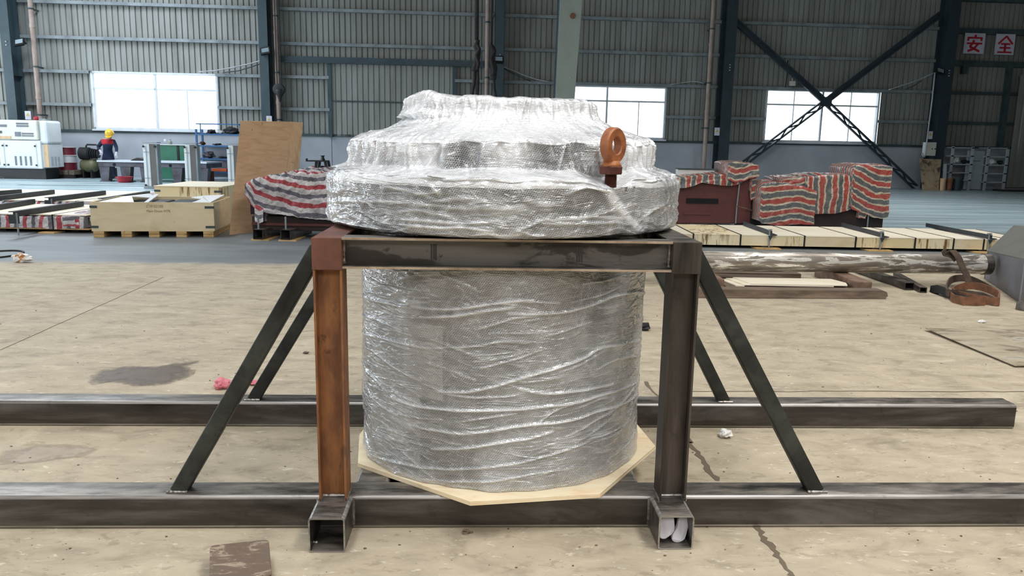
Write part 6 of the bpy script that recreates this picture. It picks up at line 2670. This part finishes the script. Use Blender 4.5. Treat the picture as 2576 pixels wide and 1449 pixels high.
# black stand beyond the left tarp
ys = 21.0
v_ = lambda x, y: YP(x, y, ys)
sd_ = thing('vise_stand', 'black vise stand with splayed legs seen above the left tarpaulin', 'stand', (v_(800, 430).x, ys, 0))
zt_ = v_(800, 404).z
m = MB()
m.box(v_(769, 404).x, v_(818, 404).x, ys, ys + 0.5, zt_ - 0.03, zt_)
m.box(v_(769, 404).x, v_(772, 404).x, ys, ys + 0.1, zt_, zt_ + 0.05)
build('table_plate', m, M_black, sd_)
k_ = (zt_) / (zt_ - v_(800, 430).z)
for p0, p1 in ((794, 791), (816, 821)):
    a, b = v_(p0, 404), v_(p1, 430)
    e_ = a.lerp(b, k_)
    m = MB()
    m.bar((a.x, ys + 0.1, zt_ - 0.03), (e_.x, ys + 0.1, 0.0), 0.065, 0.065, (0, 1, 0))
    build('leg', m, M_black, sd_)
    m = MB()
    m.bar((a.x, ys + 0.45, zt_ - 0.03), (e_.x, ys + 0.5, 0.0), 0.06, 0.06, (0, 1, 0))
    build('leg', m, M_black, sd_)
q = v_(807, 398)
m = MB()
zq = zt_
m.lathe([(0.075, zq), (0.06, zq + 0.03), (0.042, zq + 0.07), (0.042, zq + 0.11), (0.06, zq + 0.115), (0.06, zq + 0.13)], (q.x, ys + 0.2, 0), 14)
build('vise_body', m, M_black, sd_, smooth='auto')
q = v_(808, 425)
crumple('black_bag', 'dark lump on the floor under the black vise stand', 'bag', (q.x, ys + 0.3, 0), 0.16, 0.15, 0.36, M_blackrub, 60)

# ------------------------------------------------------------------ far right bay things
yf = 31.2
# mouldy plywood
a, b = G(2325, 471), G(2363, 471)
yq = min(a.y, 31.0)
f_ = lambda x, y, d: YP(x, y, d)
m = MB()
P = [f_(2321, 472, yq), f_(2362, 473, yq), f_(2368, 401, yq + 0.5), f_(2314, 399, yq + 0.5)]
P[0].z = P[1].z = 0.0
m.prism(P, (0, 0.03, 0))
tag(build('mouldy_board', m, M_stainply), 'mouldy stained plywood board leaning under the electrical box', 'board')
m = MB()
P = [f_(2372, 466, yq + 0.1), f_(2380, 466, yq + 0.1), f_(2382, 412, yq + 0.5), f_(2374, 412, yq + 0.5)]
P[0].z = P[1].z = 0.0
m.prism(P, (0, 0.03, 0))
tag(build('white_plank', m, M_plaster), 'narrow pale plank leaning right of the mouldy board', 'plank')
for px0, px1, mt, lab in ((2368, 2382, M_ply_edge, 'tan bin right of the mouldy board'), (2385, 2400, M_brownb, 'brown bin between the tan and blue bins'), (2402, 2427, M_navy, 'dark blue bin under the pale shelves')):
    q0, q1 = f_(px0, 465, yq - 0.1), f_(px1, 465, yq - 0.1)
    w = (q1.x - q0.x) / 2
    zt_ = f_(2380, 451, yq - 0.1).z
    bn = thing('bin', lab, 'bin', (q0.x + w, yq, 0), 'bins by the pale shelves')
    m = MB()
    m.lathe([(w * 0.8, 0), (w, zt_), (w * 1.06, zt_), (w * 1.06, zt_ + 0.03), (w * 0.9, zt_ + 0.03), (w * 0.75, 0.05)], (q0.x + w, yq - 0.1 + w, 0), 16)
    build('body', m, mt, bn, smooth='auto')
# pale shelves / ladders
M_shelf = paint('pale_grey_shelf', lin(170, 180, 188), lin(156, 166, 174), 0.5)
for (px0, px1, y0_, lvls, lab) in ((2393, 2443, 368, (370, 391, 412, 433, 452), 'left pale wall shelf unit beside the grey door panel'), (2483, 2531, 370, (371, 393, 414, 435, 457), 'right pale wall shelf unit at the pale door leaf')):
    ysf = 31.6
    w = thing('wall_shelf', lab, 'shelf', (f_(px0, 460, ysf).x, ysf, 0), 'pale wall shelves at right')
    xa_, xb_ = f_(px0, 420, ysf).x, f_(px1, 420, ysf).x
    zt_ = f_(px0, y0_, ysf).z
    for xx, yy in ((xa_, ysf), (xb_, ysf)):
        m = MB()
        m.box(xx - 0.05, xx + 0.05, yy, yy + 0.05, 0.0, zt_)
        build('upright', m, M_shelf, w)
    for l_ in lvls:
        z = f_(px0, l_, ysf).z
        m = MB()
        m.box(xa_ - 0.15, xb_ + 0.05, ysf, ysf + 0.45, z - 0.04, z)
        build('shelf_board', m, M_shelf, w)
    zb_ = f_(px0, lvls[2], ysf).z
    for k, (px, hh, mt) in enumerate(((px0 + 12, 0.1, M_trash), (px0 + 32, 0.07, M_blackrub))):
        q = f_(px, 412, ysf + 0.2)
        crumple('shelf_item', ('pale pot' if k == 0 else 'dark tool') + ' on the middle board of the %s pale wall shelf' % lab.split()[0], 'tools', (q.x, ysf + 0.2, zb_ + 0.002), 0.1, 0.1, hh, mt, px)
m = MB()
a, b = f_(2435, 379, 31.75), f_(2479, 379, 31.75)
m.box(a.x, b.x, 31.75, 31.8, 0.02, a.z)
d3 = tag(build('door_3', m, M_shelf, bevel=0.01), 'plain grey door panel between the two pale shelves', 'door', kind='structure')
m = MB()
q = f_(2455, 405, 31.7)
m.box(q.x - 0.2, q.x + 0.2, 31.72, 31.75, q.z - 0.015, q.z + 0.015)
build('door_handle', m, M_greyslot, d3)
m = MB()
q = f_(2436, 407, 31.7)
m.lathe([(0.05, 31.68), (0.05, 31.75)], (q.x, 0, q.z), 10, 'y')
build('door_knob', m, M_black, d3)
q0 = G(2460, 474)
m = MB()
m.box(19.0, 23.5, 30.9, 31.5, 0, 0.06)
tag(build('dark_mat', m, M_blackrub), 'dark flat strip on the floor before the pale shelves', 'mat')

# hanging slings and hook
yh = 26.0
h_ = lambda x, y: YP(x, y, yh)
hs = thing('hanging_sling', 'dark hanging rope sling left of the middle downpipe', 'sling', h_(1200, 100))
m = MB()
a = h_(1199, 100)
m.tube([(h_(1199, 0).x, yh, 9.2), a], 0.07, 8)
build('hoist_rope', m, M_rope, hs, smooth=True)
m = MB()
m.tube([h_(x, y) for x, y in ((1203, 100), (1198, 118), (1204, 132), (1200, 150), (1196, 165), (1193, 180))], [0.06, 0.1, 0.08, 0.1, 0.09, 0.1], 8)
m.tube([h_(x, y) - Vector((0, 0.08, 0)) for x, y in ((1199, 110), (1206, 124), (1198, 140), (1204, 158), (1201, 176))], 0.06, 8)
build('knotted_loops', m, M_rope, hs, smooth=True)
for L in (((1195, 176), (1193, 205), (1189, 230), (1185, 262)), ((1201, 176), (1202, 205), (1201, 235), (1199, 262))):
    m = MB()
    m.tube([h_(*q) for q in L], 0.055, 8)
    build('sling_leg', m, M_rope, hs, smooth=True)
hs = thing('hanging_sling', 'brown hanging rope sling between middle downpipe and teal column', 'sling', h_(1240, 120))
m = MB()
m.tube([(h_(1238, 0).x, yh, 9.2), h_(1236, 115)], 0.03, 6)
build('hoist_rope', m, M_rope, hs, smooth=True)
m = MB()
m.tube([h_(x, y) for x, y in ((1236, 112), (1240, 128), (1238, 150), (1242, 170), (1241, 200))], [0.06, 0.12, 0.09, 0.13, 0.1], 8)
m.tube([h_(x, y) - Vector((0, .08, 0)) for x, y in ((1244, 128), (1236, 150), (1243, 175), (1238, 190))], 0.06, 8)
build('knotted_loops', m, M_rope, hs, smooth=True)
m = MB()
m.tube([h_(x, y) for x, y in ((1242, 195), (1243, 220), (1247, 245), (1249, 265))], 0.05, 8)
build('sling_leg', m, M_rope, hs, smooth=True)
yh = 27.5
q = YP(702, 225, yh)
hk = thing('crane_hook', 'black hook block hanging before the downpipe above the plywood sheet', 'hook', q)
m = MB()
m.lathe([(0.10, yh - 0.12), (0.19, yh - 0.10), (0.19, yh + 0.10), (0.10, yh + 0.12)], (q.x, 0, q.z), 20, 'y')
build('sheave', m, M_black, hk, smooth='auto')
m = MB()
m.lathe([(0.02, q.z - 0.42), (0.04, q.z - 0.38), (0.10, q.z - 0.2), (0.17, q.z - 0.08), (0.16, q.z)], (q.x + 0.02, yh, 0), 12)
build('shank', m, M_blackrub, hk, smooth=True)
m = MB()
m.tube([(q.x - 0.06, yh, q.z + 0.15), (q.x - 0.06, yh, 9.2)], 0.02, 6)
m.tube([(q.x + 0.08, yh, q.z + 0.15), (q.x + 0.08, yh, 9.2)], 0.02, 6)
build('hoist_rope', m, M_black, hk)

# ------------------------------------------------------------------ worker
yk = 28.35
w_ = lambda x, y, d=0.0: YP(x, y, yk + d)
hd = w_(274, 345)
wk = thing('person', 'worker in navy overalls with red yoke and yellow helmet bending over the table', 'person', (hd.x, yk, 0))
J = {}
def jp(n, x, y, d, r):
    J[n] = (w_(x, y, d), r)


jp('hip', 272, 392, 0.05, 0.155)
jp('waist', 271, 380, 0.02, 0.15)
jp('chest', 271, 366, -0.08, 0.175)
jp('upper', 272, 356, -0.14, 0.15)
jp('neck', 274, 351, -0.2, 0.07)
jp('head', 275, 343, -0.26, 0.095)
jp('crown', 275.5, 337, -0.27, 0.085)
jp('sl', 258, 355, -0.12, 0.085)
jp('el', 247, 370, -0.05, 0.065)
jp('wl', 252, 379, -0.22, 0.045)
jp('hl', 255, 384, -0.25, 0.045)
jp('sr', 286, 356, -0.12, 0.085)
jp('er', 293, 371, -0.12, 0.062)
jp('wr', 293, 384, -0.25, 0.045)
jp('hr', 293, 391, -0.28, 0.045)
hp_ = J['hip'][0]
J['kl'] = (Vector((hp_.x - 0.14, yk + 0.0, 0.48)), 0.095)
J['fl'] = (Vector((hp_.x - 0.16, yk + 0.06, 0.09)), 0.06)
J['tl'] = (Vector((hp_.x - 0.17, yk - 0.12, 0.05)), 0.05)
J['ll'] = (Vector((hp_.x - 0.11, yk + 0.05, hp_.z - 0.12)), 0.12)
J['kr'] = (Vector((hp_.x + 0.14, yk + 0.0, 0.48)), 0.095)
J['fr'] = (Vector((hp_.x + 0.16, yk + 0.06, 0.09)), 0.06)
J['tr'] = (Vector((hp_.x + 0.17, yk - 0.12, 0.05)), 0.05)
J['lr'] = (Vector((hp_.x + 0.11, yk + 0.05, hp_.z - 0.12)), 0.12)
E_ = [('hip', 'waist'), ('waist', 'chest'), ('chest', 'upper'), ('upper', 'neck'), ('neck', 'head'), ('head', 'crown'), ('upper', 'sl'), ('sl', 'el'), ('el', 'wl'), ('wl', 'hl'), ('upper', 'sr'), ('sr', 'er'), ('er', 'wr'), ('wr', 'hr'),
      ('hip', 'll'), ('ll', 'kl'), ('kl', 'fl'), ('fl', 'tl'), ('hip', 'lr'), ('lr', 'kr'), ('kr', 'fr'), ('fr', 'tr')]
for s_ in 'lr':       # fingers and thumb, curled
    h0 = J['h' + s_][0]
    for k in range(5):
        sg = 1 if s_ == 'l' else -1
        if k < 4:
            b0 = h0 + Vector((0.03 * (k - 1.5), -0.02, -0.05 - 0.012 * (1.5 - abs(k - 1.5))))
            t0 = b0 + Vector((0.004 * (k - 1.5), -0.03, -0.035))
        else:
            b0 = h0 + Vector((0.05 * sg, -0.02, -0.01))
            t0 = b0 + Vector((0.012 * sg, -0.03, -0.03))
        J['%sb%d' % (s_, k)] = (b0, 0.011)
        J['%st%d' % (s_, k)] = (t0, 0.009)
        E_ += [('h' + s_, '%sb%d' % (s_, k)), ('%sb%d' % (s_, k), '%st%d' % (s_, k))]
names = list(J)
me = bpy.data.meshes.new('body')
inv = ROOTM[wk.name].inverted()
me.from_pydata([inv @ J[n][0] for n in names], [(names.index(a), names.index(b)) for a, b in E_], [])
tmp = bpy.data.objects.new('body_skin', me)
COL.objects.link(tmp)
sk = tmp.modifiers.new('skin', 'SKIN')
sk.use_smooth_shade = True
for i, n in enumerate(names):
    v = me.skin_vertices[0].data[i]
    v.radius = (J[n][1], J[n][1])
    v.use_root = n == 'hip'
ss = tmp.modifiers.new('ss', 'SUBSURF')
ss.levels = ss.render_levels = 2
bpy.context.view_layer.update()
dg = bpy.context.evaluated_depsgraph_get()
bme = bpy.data.meshes.new_from_object(tmp.evaluated_get(dg))
bpy.data.objects.remove(tmp)
bme.name = 'body'
bme.materials.clear()
for mt in (M_navycloth, M_redcloth, M_skin, M_glove, M_black):
    bme.materials.append(mt)
zy = (inv @ J['upper'][0]).z - 0.085
zn = (inv @ J['neck'][0]).z + 0.01
hl_, hr_ = inv @ J['hl'][0], inv @ J['hr'][0]
sxl, sxr = (inv @ J['sl'][0]).x, (inv @ J['sr'][0]).x
for f in bme.polygons:
    c = f.center
    i = 0
    if c.z > zn:
        i = 2
    elif c.z > zy and sxl - 0.01 < c.x < sxr + 0.01:
        i = 1
    elif (c - hl_).length < 0.13 or (c - hr_).length < 0.13:
        i = 3
    elif c.z < 0.12:
        i = 4
    f.material_index = i
bme.shade_smooth()
bo = bpy.data.objects.new('body', bme)
COL.objects.link(bo)
bo.parent = wk
ROOTM[bo.name] = ROOTM[wk.name]
cr0 = J['crown'][0]
T = Matrix.Translation(cr0 + Vector((0, 0, 0.02))) @ Matrix.Rotation(R(34), 4, 'X')
m = MB(T)
m.lathe([(0.150, -0.045), (0.150, -0.03), (0.148, 0.02), (0.128, 0.085), (0.09, 0.125), (0.04, 0.142), (0.004, 0.146)], (0, 0, 0), 24)
hm = build('helmet', m, M_helmet, wk, smooth='auto')
m = MB(T)
m.prism([(-0.13, -0.07, -0.045), (-0.09, -0.19, -0.045), (0.0, -0.215, -0.045), (0.09, -0.19, -0.045), (0.13, -0.07, -0.045)], (0, 0, 0.012))
build('brim', m, M_helmet, hm)
m = MB(T)
m.bar((0, -0.13, 0.09), (0, 0.11, 0.11), 0.03, 0.05)
build('ridge', m, M_helmet, hm)
for nm, dxx, dzz in (('eye', -0.035, -0.10), ('eye', 0.035, -0.10), ('nose', 0.0, -0.135), ('mouth', 0.0, -0.175)):
    m = MB(T)
    if nm == 'eye':
        m.lathe([(0.004, -0.012), (0.012, -0.006), (0.012, 0.006), (0.004, 0.012)], (dxx, -0.10, dzz), 8)
    elif nm == 'nose':
        m.prism([(-0.015, -0.09, dzz - 0.02), (0.015, -0.09, dzz - 0.02), (0, -0.09, dzz + 0.025)], (0, -0.03, 0))
    else:
        m.cbox((0, -0.09, dzz), 0.05, 0.03, 0.01)
    build(nm, m, M_black if nm == 'eye' else (M_skin if nm == 'nose' else M_redcloth), wk)
